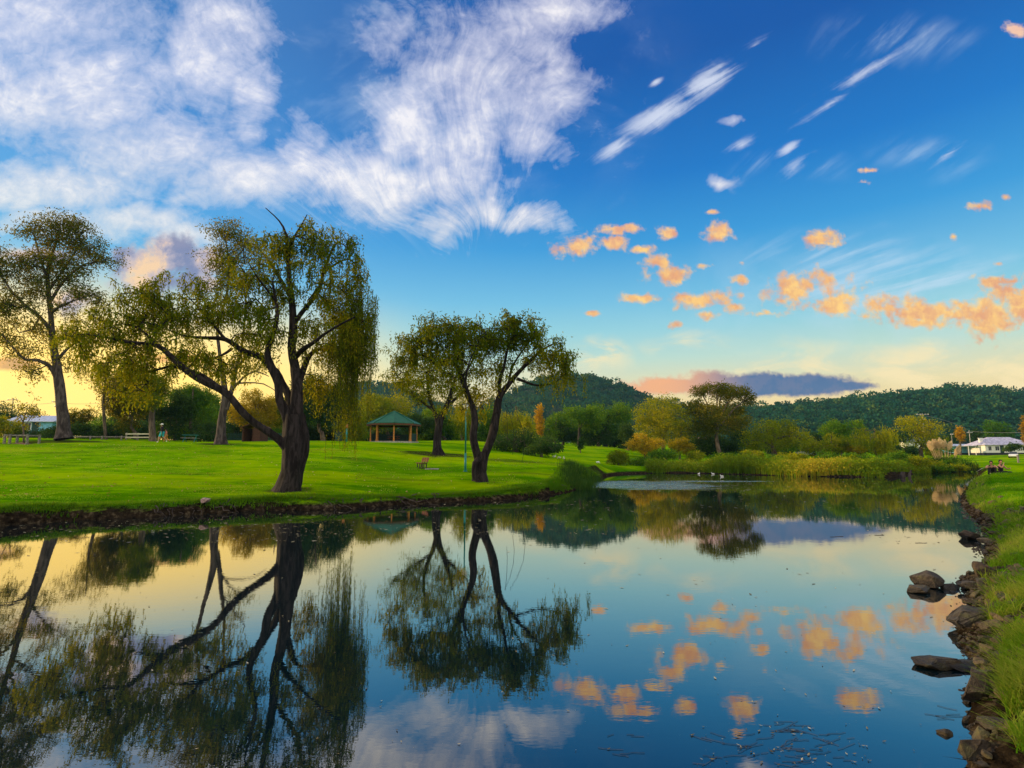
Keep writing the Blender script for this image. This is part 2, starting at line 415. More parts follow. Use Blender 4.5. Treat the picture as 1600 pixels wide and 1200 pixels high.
def ground_z(x, y):
    x = np.asarray(x, float); y = np.asarray(y, float)
    r = np.sqrt(x*x+y*y)
    d = sdist(x, y)
    near = np.clip(1-r/60, .0, 1)
    d = d + fbm(x, y, 1.6, 4, 3)*.22*(.35+.65*near) + fbm(x, y, .45, 2, 9)*.08*near
    z = zland(x, y)
    # steep eroded bank on the left, rubble slope on the right
    right = (x > 2) & (y < 60)
    wd = np.where(right, np.where(y < 14, .75, 1.3), np.where(y > 44, 3.0, .55))
    k = np.clip(d/wd, 0, 1)
    prof = np.where(right, k**.8, np.clip(k*1.25, 0, 1)**.6)
    zt = z*prof
    zu = -.7*np.clip(-d/1.5, 0, 1)
    z = np.where(d > 0, zt + .02, zu)
    land = np.clip(d/1.5, 0, 1)
    z = z + land*(fbm(x, y, 9, 3, 21)*.10*np.clip(r/20, .3, 1.5) + fbm(x, y, .9, 3, 31)*.035)
    # a ledge of soil under the overhanging turf
    return z
def gz(x, y): return float(ground_z(np.array([x]), np.array([y]))[0])

az = np.concatenate([np.linspace(-180, -62, 40)[:-1], np.linspace(-62, -46, 60)[:-1], np.linspace(-46, 46, 760), np.linspace(46, 62, 60)[1:], np.linspace(62, 180, 40)[1:-1]])
rad = [.02]; r_ = .8
while r_ < 1240:
    rad.append(r_); r_ += (.05*r_ if r_ < 2.5 else .011*r_ if r_ < 14 else .12 if r_ < 34 else .008*r_ if r_ < 85 else .025*r_ if r_ < 300 else .12*r_)
rad = np.array(rad); nA, nR = len(az), len(rad)
AA, RR = np.meshgrid(np.radians(az), rad, indexing='ij')
GX, GY = np.sin(AA)*RR, np.cos(AA)*RR
GZ = ground_z(GX, GY)
ia = np.arange(nA); jr = np.arange(nR-1)
I, J = np.meshgrid(ia, jr, indexing='ij'); I2 = (I+1) % nA
quads = np.stack([I*nR+J, I*nR+J+1, I2*nR+J+1, I2*nR+J], -1).reshape(-1, 4)[:, ::-1]
SD = sdist(GX, GY)

def grass_color(p):
    big = noise(p, .16, 4, .55); mid = noise(p, .9, 4, .6); fine = noise(p, 9.0, 3, .65)
    strk = noise(vm('MULTIPLY', p, (.35, 2.2, 1)), 1.0, 4, .65)
    g = ramp(mid*.42+fine*.33+big*.25, [(.38, (.030,.125,.0)), (.49, (.10,.27,.0)), (.60, (.20,.37,.0))])
    g = mixc(sstep(.46, .66, strk)*.65, g, (.22, .35, .0, 1))
    g = mixc(sstep(.56, .74, mid*.6+big*.4)*.55, g, (.24, .22, .02, 1))
    g = mixc(sstep(.50, .36, strk)*.55, g, (.022, .11, .0, 1))
    band = noise(vm('MULTIPLY', p, (.35, 1.0, 1)), .22, 3, .5)  # stretched noise paints sunlit and shaded bands into the lawn colour
    g = mixc(sstep(.46, .62, band)*.6, g, (.25, .36, .0, 1)); g = mixc(sstep(.48, .34, band)*.6, g, (.030, .13, .0, 1))
    return g, mid, fine
mg = new_mat('ground_surface')
pos = geopos(); gc, gm, gf = grass_color(pos)
nrm = node('ShaderNodeSeparateXYZ'); S.nt.links.new(node('ShaderNodeNewGeometry').outputs['True Normal'], nrm.inputs[0])
sp = node('ShaderNodeSeparateXYZ'); S.nt.links.new(pos.k, sp.inputs[0])
nz, pz = S(nrm.outputs[2]), S(sp.outputs[2])
dn = noise(pos, 5.0, 6, .7)
dirt = ramp(dn, [(.36, (.004,.003,.0025)), (.54, (.022,.016,.010)), (.72, (.11,.085,.055))])
at = attr('shore_d'); soil = attr('soil')
dm = sstep(.90, .74, nz + (dn-.5)*.3).max(sstep(.34, .16, pz + (dn-.5)*.22)).max(soil)
gc = mixc(attr('bank_shade')*.85, gc, (.020, .105, .0, 1))  # painted shade: lawn colour darkened along the water's edge
bump = noise(pos, 14.0, 5, .7)*.6 + noise(pos, 3.0, 4, .6)
S.nt.links.new(principled(mixc(dm, gc, dirt), .95, 0, bump, .8, .09, .0).outputs[0], node('ShaderNodeOutputMaterial').inputs[0])
bank_shade = np.exp(-np.maximum(SD-.5, 0)/4.0)*(SD > 0)*np.clip(.6+fbm(GX, GY, 2.2, 3, 91)*1.4, 0, 1)  # mask of the painted bank shade, fading inland
# bare earth: under the trees, worn lawn, muddy spit
soil = np.zeros(GX.shape)
def spot(px, py, Y, rx, ry, s=1.0):
    c = P(px, py, Y); d = np.sqrt(((GX-c[0])/rx)**2+((GY-c[1])/ry)**2) + fbm(GX, GY, 1.3, 3, 55)*.5
    global soil; soil = np.maximum(soil, s*np.clip((1.15-d)/.35, 0, 1))
spot(33,691,48.5,1.6,1.3,.9); spot(345,694,51,2.1,2.0,.9); spot(684,711,48,3.0,2.2,.85); spot(100,685,52,3.5,2.5,.8); spot(790,720,46,2.6,1.6,.55); spot(455,767,24,.9,.9,.6); spot(672,735,39,.8,.4,.5)
spot(940,744,50.5,2.8,3.0,1.0)
for px, py, Yd, rx, ry, sg in ((560,727,40,2.2,.8,.35),(300,742,31,1.6,.5,.3),(150,760,25,1.2,.4,.3),(640,752,31,1.8,.6,.35),(830,745,36,1.5,.6,.4),(90,715,40,2.4,.8,.3),(500,712,45,3,.9,.3)): spot(px, py, Yd, rx, ry, sg)
far = (np.sqrt(GX**2+GY**2) > 300); soil[far] = np.maximum(soil[far], .5)
ground = np_mesh('ground', np.stack([GX, GY, GZ], -1).reshape(-1, 3), quads=quads, mat=mg, attrs={'soil': soil.ravel(), 'bank_shade': bank_shade.ravel()}, smooth=True)
tag(ground, kind='structure')

# ------------------------------------------------------------------ water
bm = bmesh.new()
pts = [(-300,-60,0),(200,-60,0),(200,110,0),(-300,110,0)]
bm.faces.new([bm.verts.new(p) for p in pts])
mw = new_mat('still_water')
pos = geopos(); sp = node('ShaderNodeSeparateXYZ'); S.nt.links.new(pos.k, sp.inputs[0]); X, Y = S(sp.outputs[0]), S(sp.outputs[1])
rip = noise(vm('MULTIPLY', pos, (1, 2.2, 1)), 3.2, 3, .6)
swell = noise(pos, .5, 2, .5)
# wind-ruffled patch out by the bend
c0 = G(1010, 757); c1 = G(1110, 752)
e1 = vm('LENGTH', vm('MULTIPLY', vm('SUBTRACT', pos, (float(c0[0]), float(c0[1]), 0)), (1/5.5, 1/7.0, 0)))
e2 = vm('LENGTH', vm('MULTIPLY', vm('SUBTRACT', pos, (float(c1[0]), float(c1[1]), 0)), (1/5., 1/1.6, 0)))
patch = sstep(1.1, .45, e1.min(e2) + (noise(vm('MULTIPLY', pos, (.4, 1, 1)), .8, 3, .6)-.5)*1.2)
far = sstep(30., 60., Y)
mot = noise(vm('MULTIPLY', pos, (1, .8, 1)), 1.6, 4, .7)
mm_ = sstep(.40, .62, mot)
h = rip*(patch*mm_*.05 + .0004) + swell*.0012 + noise(vm('MULTIPLY', pos, (1, 1.6, 1)), 9.0, 2, .6)*(patch*.03)
b = node('ShaderNodeBump'); b.inputs['Strength'].default_value = 1.0; b.inputs['Distance'].default_value = 1.0; S.put(b.inputs['Height'], h)
gl = node('ShaderNodeBsdfGlossy'); gl.inputs['Color'].default_value = (.98, .96, .92, 1); S.put(gl.inputs['Roughness'], patch*.08 + .008)
S.nt.links.new(b.outputs[0], gl.inputs['Normal'])
df = node('ShaderNodeBsdfDiffuse'); S.put(df.inputs[0], mixc(patch*mm_, (.001,.008,.013,1), (.17,.25,.17,1)))
lw = node('ShaderNodeLayerWeight'); lw.inputs[0].default_value = .5
fc = sstep(.5, 1.0, S(lw.outputs['Facing']), False)*.66 + .185 - patch*mm_*.50
mx = node('ShaderNodeMixShader'); S.put(mx.inputs[0], fc)
S.nt.links.new(df.outputs[0], mx.inputs[1]); S.nt.links.new(gl.outputs[0], mx.inputs[2]); out(mx.outputs[0])
water = bm_obj('water', bm, mw); tag(water, kind='structure')
# ------------------------------------------------------------------ tree library
def catmull(pts, rad_, step):
    pts = np.asarray(pts, float); n = len(pts)
    if n == 2: q = pts; 
    out_p, out_r = [], []
    for i in range(n-1):
        p0 = pts[max(i-1, 0)]; p1 = pts[i]; p2 = pts[i+1]; p3 = pts[min(i+2, n-1)]
        L = np.linalg.norm(p2-p1); k = max(1, int(L/step))
        for j in range(k):
            t = j/k
            out_p.append(.5*((2*p1)+(-p0+p2)*t+(2*p0-5*p1+4*p2-p3)*t*t+(-p0+3*p1-3*p2+p3)*t**3))
            out_r.append(rad_[i]*(1-t)+rad_[i+1]*t)
    out_p.append(pts[-1]); out_r.append(rad_[-1])
    return np.array(out_p), np.array(out_r)
def frames(T):
    up = np.where(np.abs(T[:, 2:3]) > .9, np.array([[1., 0, 0]]), np.array([[0, 0, 1.]]))
    A = np.cross(T, up); A /= np.linalg.norm(A, axis=1, keepdims=True)+1e-9
    return A, np.cross(T, A)
def tube(pts, rad_, seg, lump=0.0, base_flare=0.0, r=rng):
    """joined tube with lumpy rings"""
    n = len(pts); T = np.gradient(pts, axis=0); T /= np.linalg.norm(T, axis=1, keepdims=True)+1e-9
    A = np.zeros((n, 3)); a0 = np.cross(T[0], [0.3, 1, .1]); A[0] = a0/np.linalg.norm(a0)
    for i in range(1, n):
        a = A[i-1]-T[i]*np.dot(A[i-1], T[i]); A[i] = a/(np.linalg.norm(a)+1e-9)
    B = np.cross(T, A)
    th = np.arange(seg)/seg*2*math.pi
    rr = np.repeat(rad_[:, None], seg, 1)
    if lump:
        ph = r.uniform(0, 6.28, 4); z = np.linalg.norm(pts-pts[0], axis=1)[:, None]
        rr = rr*(1+lump*(np.sin(th*3+ph[0]+z*.5)*.35+np.sin(th*5+ph[1]-z*.8)*.25+.5*(r.random((n, seg))-.5)*.6+np.sin(z*2.3+ph[2]+th)*.25))
    if base_flare:
        z = np.linalg.norm(pts-pts[0], axis=1)[:, None]
        k = np.clip(1-z/base_flare, 0, 1)**2
        rr = rr*(1+k*(.28+.22*np.sin(th*4+1.3)+.14*np.sin(th*7)))
    V = pts[:, None]+A[:, None]*(np.cos(th)*rr)[..., None]+B[:, None]*(np.sin(th)*rr)[..., None]
    V = V.reshape(-1, 3)
    i, j = np.meshgrid(np.arange(n-1), np.arange(seg), indexing='ij'); j2 = (j+1) % seg
    Q = np.stack([i*seg+j, i*seg+j2, (i+1)*seg+j2, (i+1)*seg+j], -1).reshape(-1, 4)
    return V, Q
def prisms(p0, p1, r0, r1, seg=4):
    T = p1-p0; T = T/(np.linalg.norm(T, axis=1, keepdims=True)+1e-9); A, B = frames(T)
    th = np.arange(seg)/seg*2*math.pi; c, s = np.cos(th), np.sin(th)
    ring = A[:, None]*c[None, :, None]+B[:, None]*s[None, :, None]
    V = np.concatenate([p0[:, None]+ring*r0[:, None, None], p1[:, None]+ring*r1[:, None, None]], 1).reshape(-1, 3)
    n = len(p0); j = np.arange(seg); j2 = (j+1) % seg
    q = np.stack([j, j2, j2+seg, j+seg], -1)
    Q = (np.arange(n)*2*seg)[:, None, None]+q[None]
    return V, Q.reshape(-1, 4)
def grow(limbs, targets, r, step=.35, tip=.008, arch=.12, kink=.10, expo=.5, low=0):
    """limbs: list of (pts, radii). Connects every target to the nearest wood, nearest first."""
    pos, par, rad0 = [], [], []
    for pts, rd in limbs:
        for k in range(len(pts)):
            pos.append(pts[k]); par.append(len(pos)-2 if k else -1); rad0.append(rd[k])
    nl = len(pos)
    cap = nl + len(targets)*24
    Pn = np.zeros((cap, 3)); Pn[:nl] = pos; par = par+[0]*(cap-nl); R0 = np.zeros(cap); R0[:nl] = rad0
    ok = np.ones(cap, bool); ok[:nl] = [i >= low for i in range(nl)]
    n = nl
    d = np.sqrt(((targets[:, None]-Pn[None, :nl][:, ok[:nl]])**2).sum(-1)).min(1)
    tipid = np.zeros(len(targets), int)
    for ti in np.argsort(d):
        t = targets[ti]
        df = Pn[:n]-t
        dd = (df**2).sum(1) + np.where(df[:, 2] > 0, df[:, 2]**2*1.2, 0) + (~ok[:n])*1e6
        a = int(np.argmin(dd)); p0 = Pn[a]; L = np.linalg.norm(t-p0)
        m = max(1, min(20, int(L/step)))
        pa = a
        jit = r.normal(0, kink*min(L, 2.0)/2, 3)
        for k in range(1, m+1):
            s = k/m
            p = p0+(t-p0)*s + np.array([0, 0, arch*L])*math.sin(math.pi*s) + jit*math.sin(math.pi*s)
            if k < m: p = p+r.normal(0, kink*.18, 3)
            Pn[n] = p; par[n] = pa; pa = n; n += 1
        tipid[ti] = n-1
    par = np.array(par[:n]); Pn = Pn[:n]
    cnt = np.zeros(n); cnt[tipid] = 1
    for i in range(n-1, nl-1, -1): cnt[par[i]] += cnt[i]
    rr = tip*np.maximum(cnt, 1)**expo
    i = np.arange(nl, n); pr = rr[par[i]]
    lp = par[i] < nl; pr[lp] = np.minimum(rr[i][lp]*1.25, R0[par[i]][lp]*.9)
    r1 = np.minimum(rr[i], pr)
    V, Q = prisms(Pn[par[i]], Pn[i], pr, r1, 5)
    return Pn, par, tipid, nl, V, Q
def leaf_quads(c, axis, ln, wd, r, tone):
    """diamond leaves at c pointing along axis"""
    n = len(c); axis = axis/(np.linalg.norm(axis, axis=1, keepdims=True)+1e-9)
    o = r.normal(size=(n, 3)); sdir = np.cross(axis, o); sdir /= np.linalg.norm(sdir, axis=1, keepdims=True)+1e-9
    ln = np.asarray(ln)*np.ones(n); wd = np.asarray(wd)*np.ones(n)
    a = axis*ln[:, None]; s = sdir*wd[:, None]*.5
    V = np.stack([c, c+a*.45+s, c+a, c+a*.45-s], 1).reshape(-1, 3)
    Q = np.arange(4*n).reshape(-1, 4)
    return V, Q, np.repeat(tone, 4)
def join(parts):
    Vs, Qs, Ts, o = [], [], [], 0
    for p in parts:
        Vs.append(p[0]); Qs.append(p[1]+o); o += len(p[0])
        if len(p) > 2: Ts.append(p[2])
    return np.concatenate(Vs), np.concatenate(Qs), (np.concatenate(Ts) if Ts else None)
def ell_points(ells, r, Y0):
    """ells: (px,py,rx,ry,depth offset,depth radius,count) -> points through ellipsoid volumes"""
    o = []; ids = []
    for k, (px, py, rx, ry, dd, rd, cnt) in enumerate(ells):
        c = P(px, py, Y0+dd); s = (Y0+dd)/F_PX
        m = max(2, cnt//5); cnt = m*4
        q = r.normal(size=(m, 3)); q /= np.linalg.norm(q, axis=1, keepdims=True); q *= r.uniform(.2, 1, (m, 1))**.5
        q = np.repeat(c+q*np.array([rx*s, rd, ry*s]), 4, 0)+r.normal(0, 9*s, (cnt, 3))*np.array([1, 1, .6])
        o.append(q); ids += [k]*cnt
    return np.concatenate(o), np.array(ids)
def px_limbs(spec, Y0, step=.3):
    out_ = []
    for s in spec:
        pts = [P(a, b, Y0+dd) for a, b, dd, _ in s]; rd = [w_*.5*(Y0+dd)/F_PX for a, b, dd, w_ in s]
        out_.append(catmull(pts, rd, step))
    return out_
def strands(tips, r, per, length, spacing, leaf, wleaf, spread=.25, tone_c=None, sway=.12, grow_dir=None):
    """hanging strands below each tip, leaves paired along them"""
    n = len(tips); k = np.repeat(np.arange(n), per)
    o = tips[k]+r.normal(0, spread, (len(k), 3))*np.array([1, 1, .45])
    L = length[k]*r.uniform(.45, 1.15, len(k)); m = np.maximum(3, (L/spacing).astype(int))
    idx = np.repeat(np.arange(len(k)), m); fr = np.concatenate([np.arange(q)/q for q in m])
    dr = r.normal(0, sway, (len(k), 2)); Ls = L[idx]
    x = np.stack([dr[idx, 0]*np.sin(fr*2.2)*Ls, dr[idx, 1]*np.sin(fr*2.2)*Ls, -fr*Ls + .10*np.sin(fr*3.1)*np.minimum(Ls, 1.)], 1)
    c = o[idx]+x+r.normal(0, .025, (len(idx), 3))
    ax = r.normal(0, .55, (len(idx), 3))+np.array([0, 0, -1.0])
    tone = np.clip((tone_c[k][idx] if tone_c is not None else .5)+r.normal(0, .16, len(idx)), 0, 1)
    return leaf_quads(c, ax, r.uniform(.7, 1.25, len(idx))*leaf, wleaf, r, tone), (o, L, dr)
def strand_stems(o, L, dr, rad_=.006):
    n = len(o); P0 = []; P1 = []
    fr = np.linspace(0, 1, 5)
    pt = lambda f: o+np.stack([dr[:, 0]*np.sin(f*2.2)*L, dr[:, 1]*np.sin(f*2.2)*L, -f*L + .10*np.sin(f*3.1)*np.minimum(L, 1.)], 1)
    for a, b in zip(fr[:-1], fr[1:]): P0.append(pt(a)); P1.append(pt(b))
    P0 = np.concatenate(P0); P1 = np.concatenate(P1)
    return prisms(P0, P1, np.full(len(P0), rad_), np.full(len(P0), rad_*.8), 3)
def puffs(tips, r, per, rad_, leaf, wleaf, droop=.5, tone_c=None, flat=.75):
    n = len(tips); k = np.repeat(np.arange(n), per)
    c = tips[k]+r.normal(0, 1, (len(k), 3))*np.array([1, 1, flat])*(rad_ if np.isscalar(rad_) else rad_[k][:, None])
    ax = r.normal(0, 1, (len(k), 3))+np.array([0, 0, -droop])
    tone = np.clip((tone_c[k] if tone_c is not None else .5)+r.normal(0, .17, len(k)), 0, 1)
    return leaf_quads(c, ax, r.uniform(.7, 1.3, len(k))*leaf, wleaf, r, tone)
def make_tree(name, label, cat, base, wood, crown, bark, leafm, group=None):
    t = empty(name, tuple(base), label, cat, group)
    b = np.asarray(base, float)
    V, Q, _ = join(wood); tr = np_mesh('trunk', V-b, quads=Q, mat=bark, parent=t, smooth=True)
    V, Q, T = join(crown); cr = np_mesh('crown', V-b, quads=Q, mat=leafm, parent=t, attrs={'tone': T})
    return t, tr, cr

bark_dark = bark_mat('dark_furrowed_bark', (.007,.0055,.006,1), (.036,.029,.030,1))
bark_grey = bark_mat('grey_gum_bark', (.026,.020,.019,1), (.10,.08,.075,1), 4.0, .4)
bark_mid = bark_mat('brown_bark', (.05,.037,.028,1), (.17,.13,.10,1), 5.0, .5)
leaf_willow = leaf_mat('willow_leaf', (.020,.062,.004), (.085,.150,.006), (.40,.32,.010), .42)
leaf_gum = leaf_mat('gum_leaf', (.020,.052,.005), (.07,.115,.010), (.42,.28,.015), .42)
leaf_green = leaf_mat('green_leaf', (.016,.075,.010), (.06,.17,.012), (.22,.30,.012), .35)
leaf_olive = leaf_mat('olive_leaf', (.035,.09,.005), (.14,.21,.006), (.44,.37,.012), .4)
leaf_gold = leaf_mat('golden_leaf', (.13,.13,.008), (.33,.26,.010), (.58,.38,.02), .4)
leaf_dark = leaf_mat('dark_evergreen_leaf', (.012,.038,.014), (.028,.070,.020), (.07,.12,.02), .25)
leaf_amber = leaf_mat('amber_leaf', (.22,.12,.006), (.42,.24,.008), (.62,.36,.012), .35)
# ------------------------------------------------------------------ the near trees
def gl_(px, py, Y):                    # point on the ground below a photo pixel at depth Y
    p = P(px, py, Y); return np.array([p[0], p[1], gz(p[0], p[1])])
# 1 --- big leaning willow on the left bank
r = np.random.default_rng(11); Y0 = 23.8
limb1 = [
 [(448,776,0,44),(450,760,0,38),(456,738,0,35),(460,712,0,37),(459,690,0,36),(458,670,0,34),(459,648,0,32)],
 [(462,738,.1,20),(468,712,.1,25),(472,692,.1,22),(470,672,.1,21),(465,648,.1,20)],                  # right lobe of the bole
 [(461,660,0,28),(463,640,0,25),(465,600,.1,20),(461,570,.2,17),(456,545,.2,15),(459,510,.3,15),(457,480,.3,13),(452,440,.3,10),(450,400,.2,8),(446,365,.1,5),(436,345,0,3),(415,325,0,1.5)],
 [(454,668,0,24),(446,645,-.1,18),(437,625,-.2,15),(434,600,-.3,13),(424,575,-.3,15),(418,550,-.3,11),(428,520,-.4,9),(434,490,-.5,7),(431,470,-.5,5),(426,440,-.6,4)],
 [(457,655,.1,18),(452,620,.3,14),(440,595,.5,12),(432,580,.6,11),(420,572,.7,12),(408,558,.7,12),(380,548,.6,10),(352,530,.5,8),(320,528,.4,6),(290,525,.3,4),(262,515,.2,2)],
 [(452,705,-.1,18),(438,688,-.3,15),(418,674,-.5,13),(396,660,-.7,12),(378,643,-.9,12),(362,622,-1.1,12),(345,608,-1.2,14),(322,598,-1.3,13),(300,585,-1.4,13),(276,565,-1.5,11),(255,545,-1.6,9),(240,537,-1.7,7),(205,535,-1.8,6),(165,527,-1.9,4),(135,522,-2,2)],
 [(345,608,-1.2,10),(318,588,-1.0,9),(292,578,-.8,8),(270,572,-.7,6),(248,577,-.6,4),(228,582,-.5,2.5),(205,575,-.4,1.5)],
 [(255,545,-1.6,6),(235,528,-1.4,5),(215,512,-1.3,4),(190,506,-1.3,2.5),(165,512,-1.3,1.5)],
 [(352,530,.5,6),(335,510,.7,5),(318,490,.9,3.5),(300,470,1.0,2.5),(285,455,1,1.5)],
 [(362,545,.6,6),(345,556,.2,4.5),(322,560,-.1,3.2),(300,552,-.3,1.8)],
 [(460,505,.3,9),(470,490,.6,9),(485,472,.9,8),(500,450,1.1,7),(505,425,1.2,6),(515,400,1.3,4.5),(528,378,1.3,3),(545,390,1.3,2)],
 [(505,425,1.2,5),(520,415,1.5,4),(545,405,1.8,3),(560,420,2.0,2),(566,440,2.0,1.2)],
 [(466,600,.1,16),(475,575,.5,11),(484,555,.9,9),(500,545,1.2,7),(520,552,1.6,5),(540,565,2,3)],
 [(459,560,.2,12),(474,545,-.4,9),(490,535,-.9,7),(510,520,-1.4,5),(535,505,-1.8,4),(555,495,-2,2.5)],
 [(457,470,.3,9),(440,440,.9,7),(425,415,1.3,5),(410,395,1.6,3.5),(395,380,1.7,2)],
 [(450,395,.2,6),(460,370,-.3,4.5),(472,350,-.5,3),(480,335,-.6,1.6)],
 [(431,470,-.5,5),(415,450,-.9,4),(400,430,-1.2,3),(388,410,-1.4,2)],
]
limb1 = [[(a, b, c, d*(.95 if k < 2 else .82)) for a, b, c, d in l] for k, l in enumerate(limb1)]
L1 = px_limbs(limb1, Y0, .22)
ell = [(470,375,60,35,0,1.6,120),(520,385,34,40,.8,1.2,60),(425,385,40,30,.5,1.2,50),(470,440,70,35,0,2.0,120),(540,470,36,45,1.4,1.3,80),(555,500,28,35,1.6,1.0,60),
       (400,450,45,40,0,1.6,80),(370,500,50,35,.4,1.8,90),(440,500,50,30,-.6,1.6,80),(510,520,50,40,.5,1.6,110),(545,540,30,30,1.5,1.0,50),(320,480,40,25,.7,1.4,70),(280,490,45,28,.3,1.6,80),
       (225,480,55,30,-1,1.7,110),(175,500,50,25,-1.6,1.5,80),(140,520,35,20,-1.8,1.1,45),(235,560,45,25,-.8,1.4,80),(180,570,50,22,-1,1.2,70),(290,545,40,25,-.9,1.2,70),(330,570,35,22,-.2,1.1,50),
       (400,560,30,25,.4,1,30),(490,590,30,25,1.0,1,35),(250,455,40,18,-.6,1.0,40),(330,445,30,20,.9,1.0,40),(215,530,60,22,-1.2,1.5,60),(205,600,35,15,-1,.8,25),(560,425,12,25,1.9,.6,12),(380,415,24,20,.4,1,24)]
T1, id1 = ell_points([e[:6]+(int(e[6]*.82),) for e in ell], r, Y0)
Pn, par, tips, nl, V, Q = grow(L1, T1, r, .3, .0085, .10, .14, .47, low=30)
wood = [(V, Q)]
for k, (p_, q_) in enumerate(L1): wood.append(tube(p_, q_, 16 if k < 6 else 9, .28 if k < 6 else .15, 1.0 if k == 0 else 0, r))
tp = Pn[tips]
hz = tp[:, 2]
ln = np.where(tp[:, 0] > P(520, 500, Y0)[0], 1.5, .85)
tc_ = .42+.30*fbm(tp[:, 0], tp[:, 2], 1.6, 2, 5)+.28*np.clip((P(0, 480, Y0)[2]-hz)/3, -.6, 1)
cr1, st1 = strands(tp, r, 4, ln, .080, .15, .052, .09, tc_)
cr1b = puffs(tp, r, 12, .13, .14, .055, .8, tc_)
# curtains down the right side
cxs = []
for (px, py0, py1, dd, wpx, n_) in ((556,480,692,1.4,6,26),(540,490,690,1.2,9,26),(530,520,640,.6,12,18),(566,450,600,1.8,6,10),(574,500,650,2.0,5,10),(583,470,640,1.9,5,8),(512,540,620,1.4,12,12),(500,600,660,1.0,16,8),(475,560,610,1.2,14,8)):
    for i in range(n_):
        x = px+r.normal(0, wpx*.6); a = P(x, py0+r.uniform(-20, 25), Y0+dd+r.normal(0, .3)); b_ = P(x, py1-abs(r.normal(0, 25)), Y0+dd)
        cxs.append((a, max(.6, a[2]-b_[2])))
co = np.array([c[0] for c in cxs]); cl = np.array([c[1] for c in cxs])
cr1c, st2 = strands(co, r, 3, cl, .05, .12, .036, .10, np.full(len(co), .42), .018)
wood.append(strand_stems(*[a[::3] for a in st1], .005)); wood.append(strand_stems(*st2, .005))
base = gl_(455, 767, Y0)
make_tree('willow_tree', 'largest willow, stout dark trunk and long low limb reaching left over the lawn', 'tree', base, wood, [cr1, cr1b, cr1c], bark_dark, leaf_willow)

# 2 --- forked willow beside the lamp
r = np.random.default_rng(12); Y0 = 30.3
limb2 = [
 [(751,754,0,24),(750,740,0,22),(748,720,0,21),(747,706,0,18)],
 [(746,714,-.1,16),(739,685,-.3,14),(742,660,-.3,14),(740,640,-.2,12),(730,615,-.1,11),(722,590,0,10),(712,568,.1,8),(708,555,.1,7),(690,568,.2,6),(676,566,.3,5),(660,555,.4,3),(640,552,.5,2),(622,560,.5,1)],
 [(754,735,0,18),(757,712,0,16),(765,692,.1,15),(772,670,.2,16),(776,645,.3,14),(780,620,.3,13),(795,600,.4,10),(812,580,.5,8),(832,560,.6,6),(850,545,.8,4),(870,535,1,2)],
 [(781,615,.3,10),(780,595,.2,7),(787,575,0,6),(792,550,-.2,5),(800,525,-.3,4),(812,505,-.4,2.5)],
 [(740,655,-.3,9),(736,630,-.5,6),(728,600,-.8,4),(732,570,-1,3),(745,540,-1.1,2.5),(755,515,-1.2,1.6)],
 [(712,568,.1,6),(710,540,.3,5),(712,520,.4,4),(700,500,.5,2.5),(690,492,.5,1.5)],
 [(808,592,.4,7),(822,597,.2,5),(838,602,.1,4),(860,600,.2,3),(875,592,.3,2)],
 [(795,600,.4,6),(800,575,.9,4.5),(815,550,1.2,3.5),(835,525,1.4,2.5),(850,510,1.4,1.5)],
 [(722,590,0,6),(735,570,.6,4.5),(745,550,1.0,3),(760,530,1.2,2)],
 [(748,717,-.3,12),(742,724,-.5,11),(741,740,-.5,11),(742,750,-.5,11)],
]
limb2 = [[(a, b, c, d*.80) for a, b, c, d in l] for l in limb2]
L2 = px_limbs(limb2, Y0, .25)
ell = [(700,520,50,26,0,1.9,150),(660,540,40,24,.3,1.5,90),(638,556,34,20,.4,1.2,60),(625,585,20,14,.4,.9,24),(740,525,40,26,0,1.7,100),(800,520,45,24,0,1.8,120),(840,545,36,28,.7,1.5,90),(868,558,28,26,.9,1.1,60),(885,585,12,16,1.1,.6,14),
       (770,550,40,28,0,1.7,70),(720,570,40,25,-.3,1.5,70),(690,585,25,16,.2,1.0,25),(790,575,30,22,.6,1.1,34),(750,600,26,24,.2,1.1,40),(820,510,35,18,-.3,1.2,40),(670,505,25,12,.2,1,30),(860,590,22,14,.2,.7,18),(745,630,14,12,.2,.8,12),(720,640,14,14,0,.7,12)]
T2, _ = ell_points([e[:6]+(int(e[6]*.95),) for e in ell], r, Y0)
Pn, par, tips, nl, V, Q = grow(L2, T2, r, .3, .009, .12, .14, .47, low=10)
wood = [(V, Q)]
for k, (p_, q_) in enumerate(L2): wood.append(tube(p_, q_, 14 if k < 3 else 8, .25 if k < 3 else .12, .9 if k == 0 else 0, r))
tp = Pn[tips]
tc_ = .36+.32*fbm(tp[:, 0], tp[:, 2], 1.8, 2, 8)+.22*np.clip((P(0, 545, Y0)[2]-tp[:, 2])/2, -.5, 1)
cr, st = strands(tp, r, 4, np.where(tp[:, 0] > P(860, 500, Y0)[0], 1.1, .75), .10, .18, .062, .12, tc_)
crb = puffs(tp, r, 14, .17, .17, .065, .8, tc_)
o = np.array([P(790+r.normal(0, 3), 630, Y0) for _ in range(3)]); wood.append(strand_stems(o, np.array([2.2, 3.2, 2.8]), np.array([[.05, 0], [.25, 0], [.18, 0]]), .012))
wood.append(strand_stems(*[a[::3] for a in st], .005))
make_tree('willow_tree', 'round crowned willow forking low into two limbs, next to the blue lamp post', 'tree', gl_(750, 749, Y0), wood, [cr, crb], bark_dark, leaf_willow)

